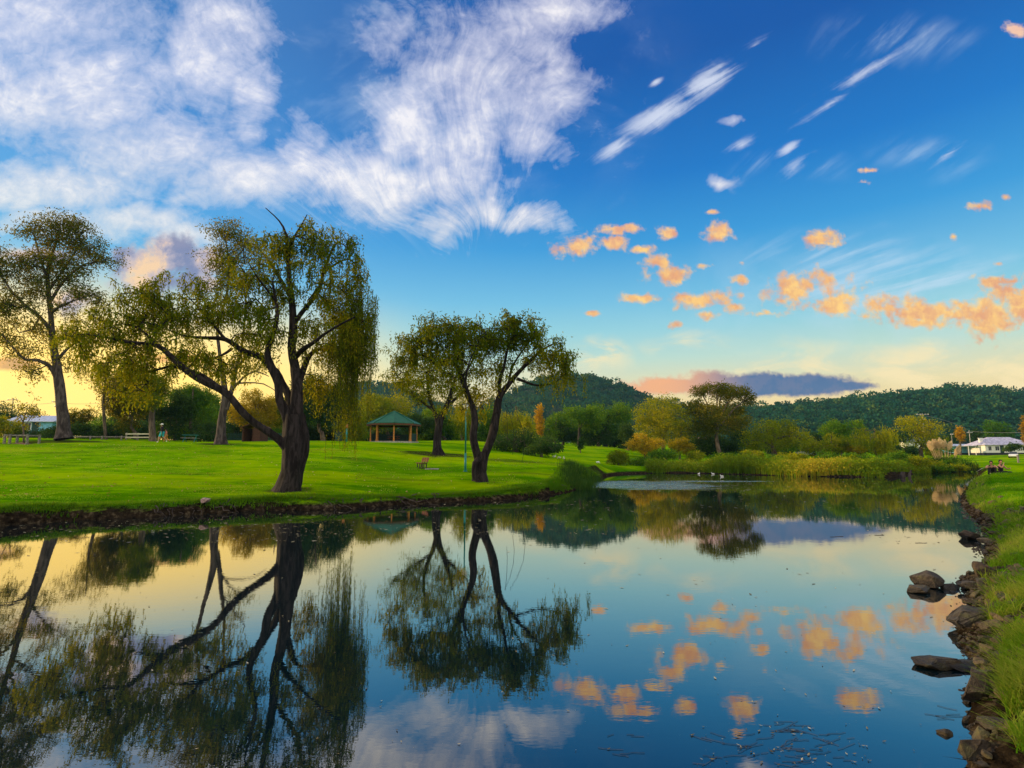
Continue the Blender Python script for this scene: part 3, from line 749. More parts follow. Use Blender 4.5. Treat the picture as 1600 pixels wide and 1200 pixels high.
# 3 --- smaller dark tree between gazebo and lamp
r = np.random.default_rng(13); Y0 = 47.5
limb3 = [[(684,713,0,17),(683,700,0,13),(684,680,0,12),(688,655,0,11),(698,635,0,8),(706,610,0,6),(712,590,0,4)],
 [(686,670,0,9),(680,645,0,7),(672,625,.2,5),(668,600,.3,4),(672,570,.3,2.5)],
 [(676,640,.1,5),(655,625,.2,4),(635,612,.3,3),(622,602,.3,2)],[(698,635,0,5),(715,620,.4,4),(735,600,.6,2.5)]]
L3 = px_limbs(limb3, Y0, .4)
ell = [(640,600,26,16,0,1.6,40),(625,590,16,14,0,1.2,24),(665,590,28,28,0,2.0,70),(690,575,30,26,.3,2.0,60),(700,610,24,20,.3,1.6,50),(655,625,18,14,.2,1.2,30),(720,600,20,20,.5,1.4,30),(680,640,10,10,.2,1,8)]
T3, _ = ell_points(ell, r, Y0)
Pn, par, tips, nl, V, Q = grow(L3, T3, r, .4, .013, .05, .2, .47, low=8)
wood = [(V, Q)]+[tube(p_, q_, 10, .2, 1.2 if k == 0 else 0, r) for k, (p_, q_) in enumerate(L3)]
tp = Pn[tips]; tc_ = .45+.3*fbm(tp[:, 0], tp[:, 2], 1.8, 2, 18)
make_tree('park_tree', 'thin crowned dark trunked tree in a ring of bare earth', 'tree', gl_(684, 711, Y0), wood, [puffs(tp, r, 42, .32, .17, .075, .5, tc_)], bark_dark, leaf_willow)

# 4 --- tall gum at the left edge
r = np.random.default_rng(14); Y0 = 52
limb4 = [[(100,686,0,26),(99,675,0,22),(97,640,0,18.5),(93,600,0,16.5),(90,575,0,14),(86,555,0,13),(82,530,.1,11),(80,500,.1,9),(76,460,.2,8),(74,430,.2,7),(80,400,.3,5),(90,375,.3,3),(95,358,.3,2)],
 [(93,600,0,11),(84,580,-.1,10),(75,570,-.3,7),(60,563,-.8,6),(40,562,-1.2,5),(22,545,-1.6,4),(5,525,-2,3),(-15,515,-2,2)],
 [(82,520,.1,8),(62,495,-.4,6),(40,478,-.9,5),(22,460,-1.2,4),(8,440,-1.4,3),(-5,420,-1.4,2)],
 [(80,470,.2,6),(95,445,.8,5),(115,425,1.2,4),(135,412,1.4,3),(160,408,1.6,2),(175,403,1.6,1)],
 [(79,490,.1,6),(95,478,-.6,4),(115,470,-1,3),(140,462,-1.4,2),(155,455,-1.4,1)],
 [(75,440,.2,5),(65,410,-.4,4),(58,385,-.6,3),(52,360,-.7,1.5)],[(76,455,.2,5),(100,420,1.2,4),(120,390,1.4,3),(132,370,1.5,1.5)],
 [(88,565,0,7),(105,545,.7,5),(125,530,1.2,3.5),(140,520,1.4,2)],[(62,495,-.4,4),(50,515,-.9,3),(30,520,-1.4,2)]]
limb4 = [[(a, b, c, d*.82) for a, b, c, d in l] for l in limb4]
L4 = px_limbs(limb4, Y0, .5)
ell = [(95,365,46,26,0,2.4,110),(60,370,22,20,-.4,1.6,34),(130,380,34,28,1.0,2.0,70),(75,410,40,30,0,2.4,70),(110,425,45,25,.5,2.4,60),(160,405,22,14,1.4,1.2,28),(40,430,38,30,-.8,2.2,60),(10,410,30,26,-1.2,2,50),(15,460,34,30,-1.4,2,46),
       (60,460,30,20,-.4,2,26),(110,470,40,22,-.4,2,40),(150,455,20,14,-1.2,1.4,16),(30,520,38,22,-1.4,2,36),(0,500,30,30,-1.8,2,34),(50,550,35,12,-1,1.5,18),(90,520,50,26,.6,2.2,40),(130,525,34,24,1.0,1.8,34),(-30,460,40,60,-1.5,2.4,60),(20,560,34,14,-1.4,1.4,14),(58,583,8,8,-.8,.8,3),(110,560,30,18,.6,1.6,18),(60,500,30,20,0,2,14)]
T4, _ = ell_points(ell, r, Y0)
Pn, par, tips, nl, V, Q = grow(L4, T4, r, .6, .017, .04, .3, .46, low=20)
wood = [(V, Q)]+[tube(p_, q_, 12 if k < 2 else 8, .14, 2.0 if k == 0 else 0, r) for k, (p_, q_) in enumerate(L4)]
tp = Pn[tips]; tc_ = .26+.35*fbm(tp[:, 0], tp[:, 2], 3.0, 2, 28)+.25*(tp[:, 2] < P(0, 500, Y0)[2])
make_tree('gum_tree', 'tall pale trunked gum tree towering at the left edge of the lawn', 'tree', gl_(100, 684, Y0), wood, [puffs(tp, r, 44, .40, .24, .10, .7, tc_)], bark_grey, leaf_gum)

# 5 --- gum with split bark behind the willow's long limb
r = np.random.default_rng(15); Y0 = 51
limb5 = [[(345,696,0,20),(345,680,0,16),(348,650,0,14),(352,620,0,12),(350,600,0,10),(347,580,0,8),(342,545,0,6),(340,510,0,5),(352,470,0,4.5),(358,430,0,4),(356,395,0,3),(350,365,0,2)],
 [(353,640,0,10),(362,610,.2,8),(368,580,.3,7),(376,550,.4,5),(380,520,.5,4),(384,480,.5,3),(380,440,.5,2)],
 [(368,580,.3,5),(382,560,.8,4),(398,545,1,3),(410,530,1,2)],[(362,610,.2,5),(378,592,-.5,4),(398,580,-.8,3),(420,588,-.9,1.5)],[(362,600,.2,5),(386,598,.6,3),(412,600,.8,2),(432,612,.8,1)],[(356,430,0,3),(372,400,.5,2.5),(392,375,.7,1.5)]]
limb5 = [[(a, b, c, d*.82) for a, b, c, d in l] for l in limb5]
L5 = px_limbs(limb5, Y0, .5)
ell = [(352,362,20,20,0,1.4,44),(375,372,24,18,.2,1.6,44),(345,400,22,22,0,1.4,40),(385,400,28,22,.4,1.6,50),(355,440,26,22,0,1.6,36),(350,480,22,22,0,1.6,26),(330,410,12,16,0,1,14),(400,540,22,18,.8,1.5,18),(385,570,24,16,.2,1.4,14),(395,430,22,22,.4,1.5,24),(325,460,16,16,0,1,12)]
T5, _ = ell_points(ell, r, Y0)
Pn, par, tips, nl, V, Q = grow(L5, T5, r, .6, .016, .04, .3, .46, low=12)
wood = [(V, Q)]+[tube(p_, q_, 12 if k < 2 else 7, .2, 1.4 if k == 0 else 0, r) for k, (p_, q_) in enumerate(L5)]
tp = Pn[tips]; tc_ = .42+.3*fbm(tp[:, 0], tp[:, 2], 3.0, 2, 38)
make_tree('gum_tree', 'upright gum with two grey stems, standing behind the long low willow limb', 'tree', gl_(345, 694, Y0), wood, [puffs(tp, r, 44, .36, .22, .095, .7, tc_)], bark_grey, leaf_gum)
# ------------------------------------------------------------------ the trees and shrubs further back
def bg_tree(name, label, cat, cx, top, cb, base, wpx, Y, style='round', lm=leaf_green, bk=bark_mid, dens=1.0, seed=0, tw=None, lobes=None, group=None, lean=0.0, ell=None, dw=None, tone0=.45, leafk=1.0):
    """crown between photo rows top..cb, foot on row base, at depth Y metres"""
    r = np.random.default_rng(seed+100)
    s = Y/F_PX
    if style == 'shrub' and wpx > 20: wpx = wpx*1.22
    W = wpx*s; H = (cb-top)*s
    b = gl_(cx, base, Y); foot = b.copy()
    c0 = P(cx+lean, (top+cb)/2, Y)
    D = W if dw is None else dw
    n_l = lobes or (5 if style in ('column', 'conifer') else 9 if wpx > 45 else 6)
    L = []
    if ell is not None:
        for (px, py, rx, ry) in ell: L.append((P(px, py, Y+r.normal(0, .12)*W), np.array([rx*s, (rx+ry)*.5*s, ry*s])))
    else:
        for k in range(n_l):
            if style in ('column', 'conifer'):
                f = (k+.5)/n_l; zz_ = c0[2]-H/2+H*f
                ww = W/2*((1-f)**.7+.12 if style == 'conifer' else math.sin(math.pi*min(1, max(.12, f)))**.5)
                L.append((np.array([c0[0]+r.normal(0, .05)*W, c0[1], zz_]), np.array([ww*.85, ww*.85, H/n_l*.85])))
            else:
                for _ in range(30):
                    q = r.uniform(-1, 1, 3)
                    if (q**2).sum() < 1: break
                kx = r.uniform(.30, .44)
                q *= np.array([1-kx*.85, 1-kx*.85, 1-kx])
                if style == 'umbrella': q[2] = abs(q[2])*.9+.05*r.normal()
                cc = c0+q*np.array([W/2, D/2, H/2]); sz = kx*np.array([W/2, D/2, H/2*1.05])*r.uniform(.85, 1.15)
                L.append((cc, np.maximum(sz, .25*W/2*.6)))
    crown = []; ntot = dens*wpx*(cb-top)*1.5
    vol = np.array([q[1][0]*q[1][2] for q in L]); vol = vol/vol.sum()
    lf = .0030*Y*leafk
    tgt = []
    for (cc, sz), vf in zip(L, vol):
        n = int(ntot*vf)+30
        # clumps on the lobe, leaves round each clump
        m = max(6, n//14)
        q = r.normal(size=(m, 3)); q /= np.linalg.norm(q, axis=1, keepdims=True)
        q *= r.uniform(.45, 1.05, (m, 1))
        cl = cc+q*sz; tgt.append(cl[r.random(m) < .22]); tgt.append(cl[:2])
        tn = np.clip(tone0+r.normal(0, .10)+r.normal(0, .12, m)+.10*q[:, 2], 0, 1)
        if style == 'weep':
            ln = r.uniform(.5, 1.1, m)*H*.28
            cr, _ = strands(cl, r, 2, ln, ln.mean()/9, lf*1.15, lf*.34, lf*.8, tn, .05); crown.append(cr)
        else:
            crown.append(puffs(cl, r, 14, float(np.clip(sz.mean()*.16, lf*.6, lf*2.4)), lf, lf*.52, .3, tn, .8))
    tgt = np.concatenate(tgt)
    tgt = tgt[tgt[:, 2] > foot[2]+.15*H+.1]
    if len(tgt) > 90: tgt = tgt[r.choice(len(tgt), 90, replace=False)]
    tw = (tw or max(3, wpx*.07))*s
    low = c0[2]-H*.32
    top_ = np.array([c0[0], c0[1], c0[2]+H*.28])
    if style == 'shrub' or low < foot[2]+.2:
        mid = foot+(c0-foot)*.5
        limbs = [catmull([foot-[0, 0, .2], mid, c0+[0, 0, H*.1]], [tw/2, tw*.35, tw*.12], .4)]
    else:
        k1 = np.array([foot[0]+(c0[0]-foot[0])*.4+r.normal(0, .03)*W, foot[1], foot[2]+(low-foot[2])*.6])
        limbs = [catmull([foot-[0, 0, .25], k1, np.array([c0[0]+r.normal(0, .03)*W, c0[1], low]), top_], [tw/2, tw*.42, tw*.34, tw*.1], .5)]
        for k in range(min(4, len(L))):
            cc = L[k][0]
            st = limbs[0][0][int(len(limbs[0][0])*r.uniform(.35, .6))]
            mid = (st+cc)/2+[0, 0, .06*H]
            limbs.append(catmull([st, mid, cc], [tw*.22, tw*.15, tw*.06], .5))
    wood = []
    if len(tgt):
        Pn, par, tips, nl, V, Q = grow(limbs, tgt, r, max(.5, W*.08), tw*.014+.004, .03, .3, .45, low=0 if style == 'shrub' else 3)
        wood.append((V, Q))
    for k, (p_, q_) in enumerate(limbs): wood.append(tube(p_, q_, 8 if k == 0 else 6, .1, tw*1.3 if (k == 0 and style != 'shrub') else 0, r))
    return make_tree(name, label, cat, foot, wood, crown, bk, lm, group)

BG = [
 # far left, behind the lawn
 ('dark_tree','dark bushy trees mass at the far left edge behind the blue house','tree',10,628,690,692,90,92,'round',leaf_dark,dict(seed=1)),
 ('shrub','yellow green shrub left of the blue house','shrub',16,646,692,692,52,64,'shrub',leaf_olive,dict(seed=2,dens=1.2)),
 ('hedge','low dark hedge in front of the blue house','hedge',72,672,690,690,70,66,'shrub',leaf_dark,dict(seed=3,dens=1.3)),
 ('slender_tree','slender see-through tree with a straight thin trunk right of the tall gum','tree',166,545,640,690,110,60,'airy',leaf_gum,dict(seed=4,dens=.30,tw=5,lobes=12)),
 ('small_tree','small leafy tree close to the right side of the tall gum trunk','tree',128,625,686,689,44,66,'airy',leaf_gum,dict(seed=5,dens=.6,tw=3)),
 ('shrub','broad dark green shrub under the slender see-through tree','shrub',160,655,692,692,80,72,'shrub',leaf_green,dict(seed=6)),
 ('dark_tree','dark rounded tree directly left of the walking people','tree',212,575,688,691,84,63,'round',leaf_gum,dict(seed=7,tw=6,dens=.75)),
 ('grey_trunk_tree','tree with a thick grey trunk just beside the walking people','tree',240,560,650,691,70,59.5,'round',leaf_olive,dict(seed=8,tw=10,dens=.55)),
 ('green_tree','mid green full tree left of the two stemmed gum','tree',300,585,684,692,84,70,'round',leaf_green,dict(seed=9,dens=1.05)),
 ('dark_tree','dark tree with low skirt right of the walking people','tree',272,600,690,692,60,66,'round',leaf_dark,dict(seed=10)),
 ('golden_tree','golden yellow tree seen between two stemmed gum and willow bole','tree',402,606,684,693,76,76,'round',leaf_gold,dict(seed=11,tone0=.25)),
 ('green_tree','olive green tree half hidden behind the willow bole','tree',440,590,686,693,70,82,'round',leaf_olive,dict(seed=12)),
 ('dark_tree','large dark tree right behind the willow bole above the white car','tree',505,565,688,694,96,84,'round',leaf_dark,dict(seed=13)),
 ('olive_tree','drooping olive tree above the short lit post left of the gazebo','tree',548,596,688,694,80,92,'weep',leaf_olive,dict(seed=14)),
 ('olive_tree','broad olive tree rising behind the gazebo roof','tree',605,612,690,694,100,108,'round',leaf_olive,dict(seed=15)),
 ('dark_tree','round topped dark tree right of the gazebo','tree',647,638,690,696,62,92,'round',leaf_dark,dict(seed=16,tone0=.6)),
 ('dark_tree','shadowy tree filling the gap behind the ring of bare earth','tree',690,628,694,698,70,98,'round',leaf_green,dict(seed=17)),
 ('weeping_tree','weeping yellow green tree behind the lamp post','tree',722,610,696,700,60,90,'weep',leaf_olive,dict(seed=18)),
 ('weeping_tree','weeping golden tree right of the forked willow','tree',806,616,700,704,72,92,'weep',leaf_olive,dict(seed=19,tone0=.7)),
 ('dark_tree','dark tree seen through the fork of the nearer willow','tree',768,630,698,702,54,96,'round',leaf_green,dict(seed=20)),
 ('large_shrub','dark spreading shrub on the rise above the white birds','shrub',806,670,708,708,92,66,'shrub',leaf_dark,dict(seed=21,dens=1.2,tone0=.6)),
 ('large_shrub','dark rounded shrub at the right foot of the rise','shrub',846,682,714,714,62,62,'shrub',leaf_dark,dict(seed=22,dens=1.2,tone0=.5)),
 ('conifer','small bright yellow green cone shaped tree above the dark shrub','tree',822,652,686,700,28,80,'conifer',leaf_olive,dict(seed=23,tone0=.8,dens=1.3)),
 ('poplar','slim orange autumn poplar left of the pale trunked gums','tree',843,634,682,694,18,124,'column',leaf_amber,dict(seed=24,dens=1.5)),
 ('gum_tree','slim green gum left of the pale twin trunks','tree',870,636,688,696,62,128,'airy',leaf_green,dict(seed=25,dens=.8,tw=3)),
 ('gum_tree','gum with pale twin trunks on the far field','tree',905,626,672,698,72,120,'round',leaf_green,dict(seed=26,tw=5,bk=bark_grey,tone0=.5)),
 ('gum_tree','broad leaning gum with a heavy dark bough on the far field','tree',945,614,676,700,84,126,'round',leaf_green,dict(seed=27,tw=7,tone0=.4,bk=bark_dark,lean=-2)),
 ('dark_tree','low dark trees below the leaning gum bough','tree',935,668,698,701,60,122,'shrub',leaf_dark,dict(seed=28)),
 ('green_tree','rounded blue green tree between leaning gum and golden gum','tree',982,658,706,708,46,112,'round',leaf_dark,dict(seed=29,tone0=.7)),
 ('sapling','tiny dark sapling alone on the far grass','tree',907,686,701,707,10,96,'column',leaf_dark,dict(seed=30,dens=2.2,tw=1.2)),
 ('waterside_bush','dark leaning bush at the water bend beyond the spit','shrub',966,702,729,731,44,74,'shrub',leaf_olive,dict(seed=31,dens=1.4,tone0=.2)),
 ('waterside_bush','low brown green bush next to the pale rocks at the bend','shrub',1000,712,732,734,34,76,'shrub',leaf_green,dict(seed=32,dens=1.2)),
 ('golden_gum','tall golden green gum on the far bank, left of the umbrella gum','tree',1037,616,700,718,92,100,'round',leaf_olive,dict(seed=33,tone0=.66,tw=6,ell=[(1010,645,22,16),(1035,632,26,16),(1060,650,26,20),(1020,670,26,20),(1048,678,30,20),(1070,672,18,18),(1004,665,14,14),(1036,655,24,18)])),
 ('autumn_bush','bright orange yellow bush beneath the golden gum','shrub',1008,676,712,714,46,94,'shrub',leaf_gold,dict(seed=34,dens=1.3,tone0=.6)),
 ('autumn_bush','yellow bush at right foot of the golden gum','shrub',1062,682,716,717,40,92,'shrub',leaf_gold,dict(seed=35,tone0=.2)),
 ('umbrella_gum','dark umbrella shaped gum standing tallest on the far bank','tree',1127,600,690,716,110,98,'umbrella',leaf_gum,dict(seed=36,tw=7,dens=1.3,tone0=.30,ell=[(1095,612,18,10),(1120,606,24,9),(1148,612,24,11),(1168,622,14,12),(1135,618,24,12),(1086,636,18,14),(1110,645,24,16),(1145,642,22,12),(1125,665,34,16),(1098,668,22,18),(1155,660,20,12)])),
 ('dark_tree','dark undergrowth tree below the umbrella gum','tree',1095,672,712,715,60,104,'shrub',leaf_dark,dict(seed=37,tone0=.6)),
 ('dark_tree','dark narrow tree between umbrella gum and wide green willow','tree',1158,662,710,714,40,112,'shrub',leaf_dark,dict(seed=38)),
 ('wide_willow','wide low olive willow in the middle of the far bank','tree',1210,654,706,714,108,98,'round',leaf_olive,dict(seed=39,tone0=.45,ell=[(1176,688,18,16),(1196,672,24,16),(1222,668,26,14),(1245,682,20,16),(1210,690,34,16),(1262,694,14,14),(1180,700,20,10)])),
 ('round_bush','small very dark round bush at the foot of the wide willow','shrub',1161,697,713,716,14,88,'shrub',leaf_dark,dict(seed=40,dens=2)),
 ('green_tree','dome shaped green tree right of the white car under the hill','tree',1312,644,704,714,70,106,'round',leaf_green,dict(seed=41,tone0=.5,tw=5)),
 ('green_tree','yellow green tree in front of the dome shaped tree','tree',1300,672,712,716,56,96,'round',leaf_olive,dict(seed=42,tone0=.5)),
 ('autumn_bush','orange tipped bush left of the yellow weeping willow','shrub',1336,686,714,716,34,94,'shrub',leaf_gold,dict(seed=43,tone0=.15)),
 ('weeping_willow','yellow green weeping willow with a smooth round dome','tree',1368,655,716,718,76,88,'weep',leaf_olive,dict(seed=44,tone0=.62,dens=1.2)),
 ('forked_tree','golden tree with two clumps leaning over a bare forked trunk','tree',1440,652,700,712,70,100,'round',leaf_olive,dict(seed=45,tone0=.6,tw=7,ell=[(1415,664,18,13),(1432,660,16,11),(1455,670,20,13),(1440,685,22,14),(1464,690,14,14),(1452,700,14,10)])),
 ('poplar','small flame orange tree in front of the hill above the carport','tree',1500,668,688,700,13,150,'column',leaf_amber,dict(seed=46,dens=2.0,tone0=.4)),
 ('garden_tree','dark green garden tree left of the white house chimney','tree',1524,664,696,702,34,172,'round',leaf_dark,dict(seed=47)),
 ('garden_tree','tall dark tree behind the white house roof','tree',1550,652,694,702,56,186,'round',leaf_green,dict(seed=48,tone0=.3)),
 ('garden_tree','low dark tree behind the pampas plumes','tree',1480,676,702,705,44,170,'round',leaf_dark,dict(seed=49)),
 ('autumn_tree','orange edged tree cut by the right picture border','tree',1606,652,704,706,24,140,'column',leaf_amber,dict(seed=50,tone0=.1,lobes=6)),
 ('garden_bush','round dark bush in front of the white house wall','shrub',1579,691,705,706,24,136,'shrub',leaf_dark,dict(seed=51,dens=1.6,tone0=.8)),
 ('far_tree','dark tree at the foot of the hill left of the forked tree','tree',1400,668,704,708,40,150,'round',leaf_dark,dict(seed=52)),
 ('far_tree','dark tree at the foot of the hill right of the wide willow','tree',1275,672,706,710,40,140,'round',leaf_dark,dict(seed=53)),
 ('far_tree','blue green tree far behind the slim orange poplar','tree',860,650,690,697,60,160,'round',leaf_dark,dict(seed=54)),
 ('far_tree','blue green tree far behind the weeping golden tree','tree',785,640,694,699,70,150,'round',leaf_dark,dict(seed=55,tone0=.2)),
 ('far_tree','dark tree mass far behind the gazebo','tree',575,628,690,694,70,130,'round',leaf_green,dict(seed=56)),
 ('far_tree','dark tree far behind the golden yellow tree','tree',375,622,690,694,80,110,'round',leaf_dark,dict(seed=57)),
 ('far_tree','dark tree far behind the white car left of the gazebo','tree',470,620,690,694,80,115,'round',leaf_green,dict(seed=58)),
 ('far_tree','dark tree low behind the slender see-through tree','tree',190,648,690,692,70,95,'round',leaf_dark,dict(seed=59)),
 ('far_tree','dark tree right above the walking people','tree',236,604,690,692,60,88,'round',leaf_dark,dict(seed=61)),
 ('far_tree','wide dark tree low between the slender tree and the rail fence','tree',180,640,690,692,80,100,'round',leaf_green,dict(seed=62)),
 ('far_tree','green tree just left of the two stemmed gum, far back','tree',322,600,690,692,60,98,'round',leaf_green,dict(seed=63)),
 ('far_tree','dark tree behind the dark tree with low skirt','tree',330,618,690,693,70,104,'round',leaf_dark,dict(seed=60)),
]
for it in BG:
    nm, lb, ct, cx, tp_, cb, bs, wp, Yd, st, lm, kw = it
    kw = dict(kw)
    if 100 < cx < 700 and 'slender' not in lb: kw['dens'] = kw.get('dens', 1)*1.5; wp = int(wp*1.12)
    elif 760 < cx < 1330 and wp > 24: wp = int(wp*1.15); cb = min(cb+12, bs-3) if st in ('umbrella', 'round', 'airy') and 'ell' not in kw else cb
    bg_tree(nm, lb, ct, cx, tp_, cb, bs, wp, Yd, st, lm, **kw)
US = [(112,664,52,60,leaf_dark,'beside the foot of the tall gum'),(150,662,60,74,leaf_green,'left part of the dark belt under the slender tree'),(182,666,50,68,leaf_dark,'right of the slender tree trunk'),(208,652,52,76,leaf_dark,'above the pale rail fence'),
      (228,668,30,80,leaf_olive,'yellowish, just left of the walkers'),(272,650,46,70,leaf_green,'golden green one right behind the walkers'),(300,655,60,88,leaf_dark,'behind the pale green picnic table'),(328,662,44,66,leaf_dark,'left of the two stemmed gum foot'),
      (366,660,50,80,leaf_dark,'right of the two stemmed gum foot'),(424,664,44,78,leaf_green,'left of the willow bole'),(480,658,50,90,leaf_dark,'right of the willow bole'),(505,664,44,94,leaf_dark,'behind the pale blue white car'),
      (545,662,56,100,leaf_green,'behind the short lit post'),(590,668,60,118,leaf_dark,'seen through the gazebo posts, left'),(632,670,60,112,leaf_dark,'seen through the gazebo posts, right'),(665,662,50,100,leaf_green,'left of the bare earth tree foot'),
      (712,660,46,110,leaf_dark,'right of the bare earth tree foot'),(745,668,50,104,leaf_green,'low behind the forked willow'),(880,664,50,132,leaf_dark,'dark, left on the far field edge'),(920,668,50,134,leaf_green,'under the pale twin trunks'),(960,672,44,130,leaf_dark,'right under the heavy bough')]
for k, (cx, tp_, wp, Yd, lm, lb) in enumerate(US):
    bs = 698 if cx > 650 else 692.5
    bg_tree('understory_shrub', 'belt shrub '+lb, 'shrub', cx, tp_-6, bs+5, bs, wp*1.3, Yd, 'shrub', lm, dens=1.25, seed=300+k, group='shrubs of the dark belt behind the lawn', tone0=.4)
FS = [(1015,680,30,108,leaf_olive),(1080,684,54,112,leaf_dark),(1110,688,50,116,leaf_green),(1140,684,46,110,leaf_dark),(1170,686,44,118,leaf_green),(1200,682,50,122,leaf_dark),(1235,684,56,116,leaf_green),(1270,686,52,118,leaf_olive),
      (1300,684,50,122,leaf_dark),(1345,682,50,112,leaf_green),(1390,686,50,116,leaf_olive),(1415,690,34,112,leaf_dark),(1465,692,40,116,leaf_green),(838,676,40,118,leaf_green),(805,680,50,112,leaf_dark),(990,682,40,118,leaf_dark)]
fn = ['under the golden gum left side','under the golden gum right side','between golden gum and umbrella gum','right under the umbrella gum','left end of the wide willow','behind the wide willow','right end of the wide willow','between the wide willow and the white car',
      'left of the dome shaped tree','between dome shaped tree and weeping willow','right of the weeping willow','left of the forked tree','right of the forked tree','behind the slim orange poplar','behind the yellow green cone tree','behind the blue green rounded tree']
for k, ((cx, tp_, wp, Yd, lm), lb) in enumerate(zip(FS, fn)):
    bg_tree('far_bank_shrub', 'far bank thicket '+lb, 'shrub', cx, tp_, 716, 714, wp, Yd, 'shrub', lm, dens=1.2, seed=400+k, group='thickets behind the far bank', tone0=.42)
# shrubs along the far waterline
SHR = [(1040,700,722,50,84,leaf_green),(1085,702,724,44,84,leaf_olive),(1130,704,726,50,82,leaf_green),(1180,700,724,50,86,leaf_olive),(1215,706,728,40,80,leaf_green),
       (1235,702,726,46,82,leaf_olive),(1400,704,738,46,70,leaf_green),(1440,708,738,52,74,leaf_olive),(1480,716,736,46,78,leaf_green),(1510,722,734,36,80,leaf_olive),(1385,712,742,30,68,leaf_green),(1345,700,734,50,76,leaf_green),
       (1245,708,746,52,70,leaf_olive),(1290,702,747,62,69,leaf_green),(1335,704,748,60,68.5,leaf_olive),(1372,710,748,40,68,leaf_green),(1430,714,742,48,70,leaf_olive),(1466,720,740,44,73,leaf_green),(1498,722,737,34,76,leaf_olive)]
nm_ = ['leftmost, below the golden gum','second from the golden gum','below the umbrella gum','below the wide willow','small and close to the water under the wide willow','right of the wide willow behind the reeds',
       'bright topped, right of the yellow weeping willow reeds','below the forked tree','below the pampas plumes','last before the grass path, low and brown','dark low one at the water stump','behind the tall reeds under the weeping willow',
       'big rounded, left end of the bright front row','big rounded, bright green in the front row','big rounded, yellow green at the middle of the front row','big rounded, right end of the bright front row','brown green at the water right of the stump','dense green at the water below the pampas','last low one at the water before the path']
for k, (cx, tp_, cb, wp, Yd, lm) in enumerate(SHR):
    bg_tree('bank_shrub', 'waterside shrub '+nm_[k], 'shrub', cx, tp_, cb, cb, wp, Yd, 'shrub', lm, dens=1.25, seed=200+k, group='shrubs along the far bank', tone0=.5)

# ------------------------------------------------------------------ hills with forest
def hill(name, prof, Y0, depthw, x_seed):
    px = np.array([p[0] for p in prof], float); py = np.array([p[1] for p in prof], float)
    xs = np.linspace(px[0], px[-1], 260); ys = np.interp(xs, px, py)
    k = np.ones(9)/9; ys = np.convolve(np.pad(ys, 4, 'edge'), k, 'valid')
    top = np.array([P(a, b, Y0) for a, b in zip(xs, ys)])
    m = 44; t = np.linspace(-1, 1, m)
    X = np.repeat(top[:, 0:1], m, 1); X = X*(1+t[None]*depthw/Y0*.9)
    Yv = Y0+t[None]*depthw+0*X
    prof_ = np.where(t < 0, np.clip(1-(-t)**1.35, 0, 1), np.clip(1-t**1.6, 0, 1))
    Z = 2+(top[:, 2:3]-2)*prof_[None]
    Z = Z+fbm(X, Yv, 90, 4, x_seed)*9*np.sin(np.clip((t[None]+1)/2, 0, 1)*math.pi)*np.clip((top[:, 2:3])/60, .1, 1)*(t[None] < -.05)
    i, j = np.meshgrid(np.arange(len(xs)-1), np.arange(m-1), indexing='ij')
    Q = np.stack([i*m+j, (i+1)*m+j, (i+1)*m+j+1, i*m+j+1], -1).reshape(-1, 4)
    return X, Yv, Z, Q
mh = new_mat('hill_ground'); pos = geopos()
out(principled(ramp(noise(pos, .05, 5, .7), [(.35, (.008,.026,.014)), (.65, (.03,.06,.02))]), 1.0).outputs[0])
leaf_hill = leaf_mat('hill_forest_leaf', (.008,.058,.040), (.022,.095,.050), (.11,.16,.030), .2)
def forest(X, Yv, Z, n, r, c_sz, name, label):
    a = r.uniform(0, X.shape[0]-1.001, n); b = (X.shape[1]-1)*r.uniform(.02, .56, n)
    nb = n//7; b[:nb] = (X.shape[1]-1)*r.uniform(.47, .54, nb)
    i, j = a.astype(int), b.astype(int)
    c = np.stack([X[i, j], Yv[i, j], Z[i, j]], 1)
    fa, fb_ = (a-i)[:, None], (b-j)[:, None]
    c2 = np.stack([X[i+1, j], Yv[i+1, j], Z[i+1, j]], 1); c3 = np.stack([X[i, j+1], Yv[i, j+1], Z[i, j+1]], 1)
    c = c+(c2-c)*fa+(c3-c)*fb_
    sz = r.uniform(.65, 1.35, n)*c_sz; hgt = r.uniform(.9, 2.1, n)*c_sz*1.1; big = r.random(n) < .09; hgt[big] *= 1.7; sz[big] *= 1.3
    m = 34; k = np.repeat(np.arange(n), m)
    q = r.normal(size=(len(k), 3)); q /= np.linalg.norm(q, axis=1, keepdims=True); q[:, 2] = np.abs(q[:, 2])*.95-.15
    o = c[k]+q*np.stack([sz[k], sz[k], sz[k]*.8], 1)*r.uniform(.6, 1.05, (len(k), 1))+np.stack([0*hgt[k], 0*hgt[k], hgt[k]*.9], 1)
    tn = np.clip(.32+r.normal(0, .22, n)[k]+r.normal(0, .14, len(k)), 0, 1)
    ax = r.normal(size=(len(k), 3))
    V, Q, T = leaf_quads(o, ax, c_sz*.62, c_sz*.42, r, tn)
    # stems
    P0 = c-[0, 0, 1.]; P1 = c+np.stack([0*hgt, 0*hgt, hgt], 1)
    V2, Q2 = prisms(P0, P1, np.full(n, .35), np.full(n, .18), 3)
    V, Q, T = join([(V, Q, T), (V2, Q2, np.full(len(V2), .1))])
    o_ = np_mesh(name, V, quads=Q, mat=leaf_hill, attrs={'tone': T})
    return tag(o_, label, 'forest', kind='stuff')
H1 = [(380,690),(450,672),(520,630),(560,612),(610,618),(660,636),(710,652),(760,648),(800,630),(830,612),(860,604),(900,600),(940,607),(980,622),(1010,636),(1060,650),(1130,665),(1200,690)]
H2 = [(940,690),(1020,668),(1100,655),(1180,650),(1220,645),(1280,641),(1340,635),(1400,631),(1450,623),(1500,620),(1560,623),(1600,628),(1700,645),(1850,690)]
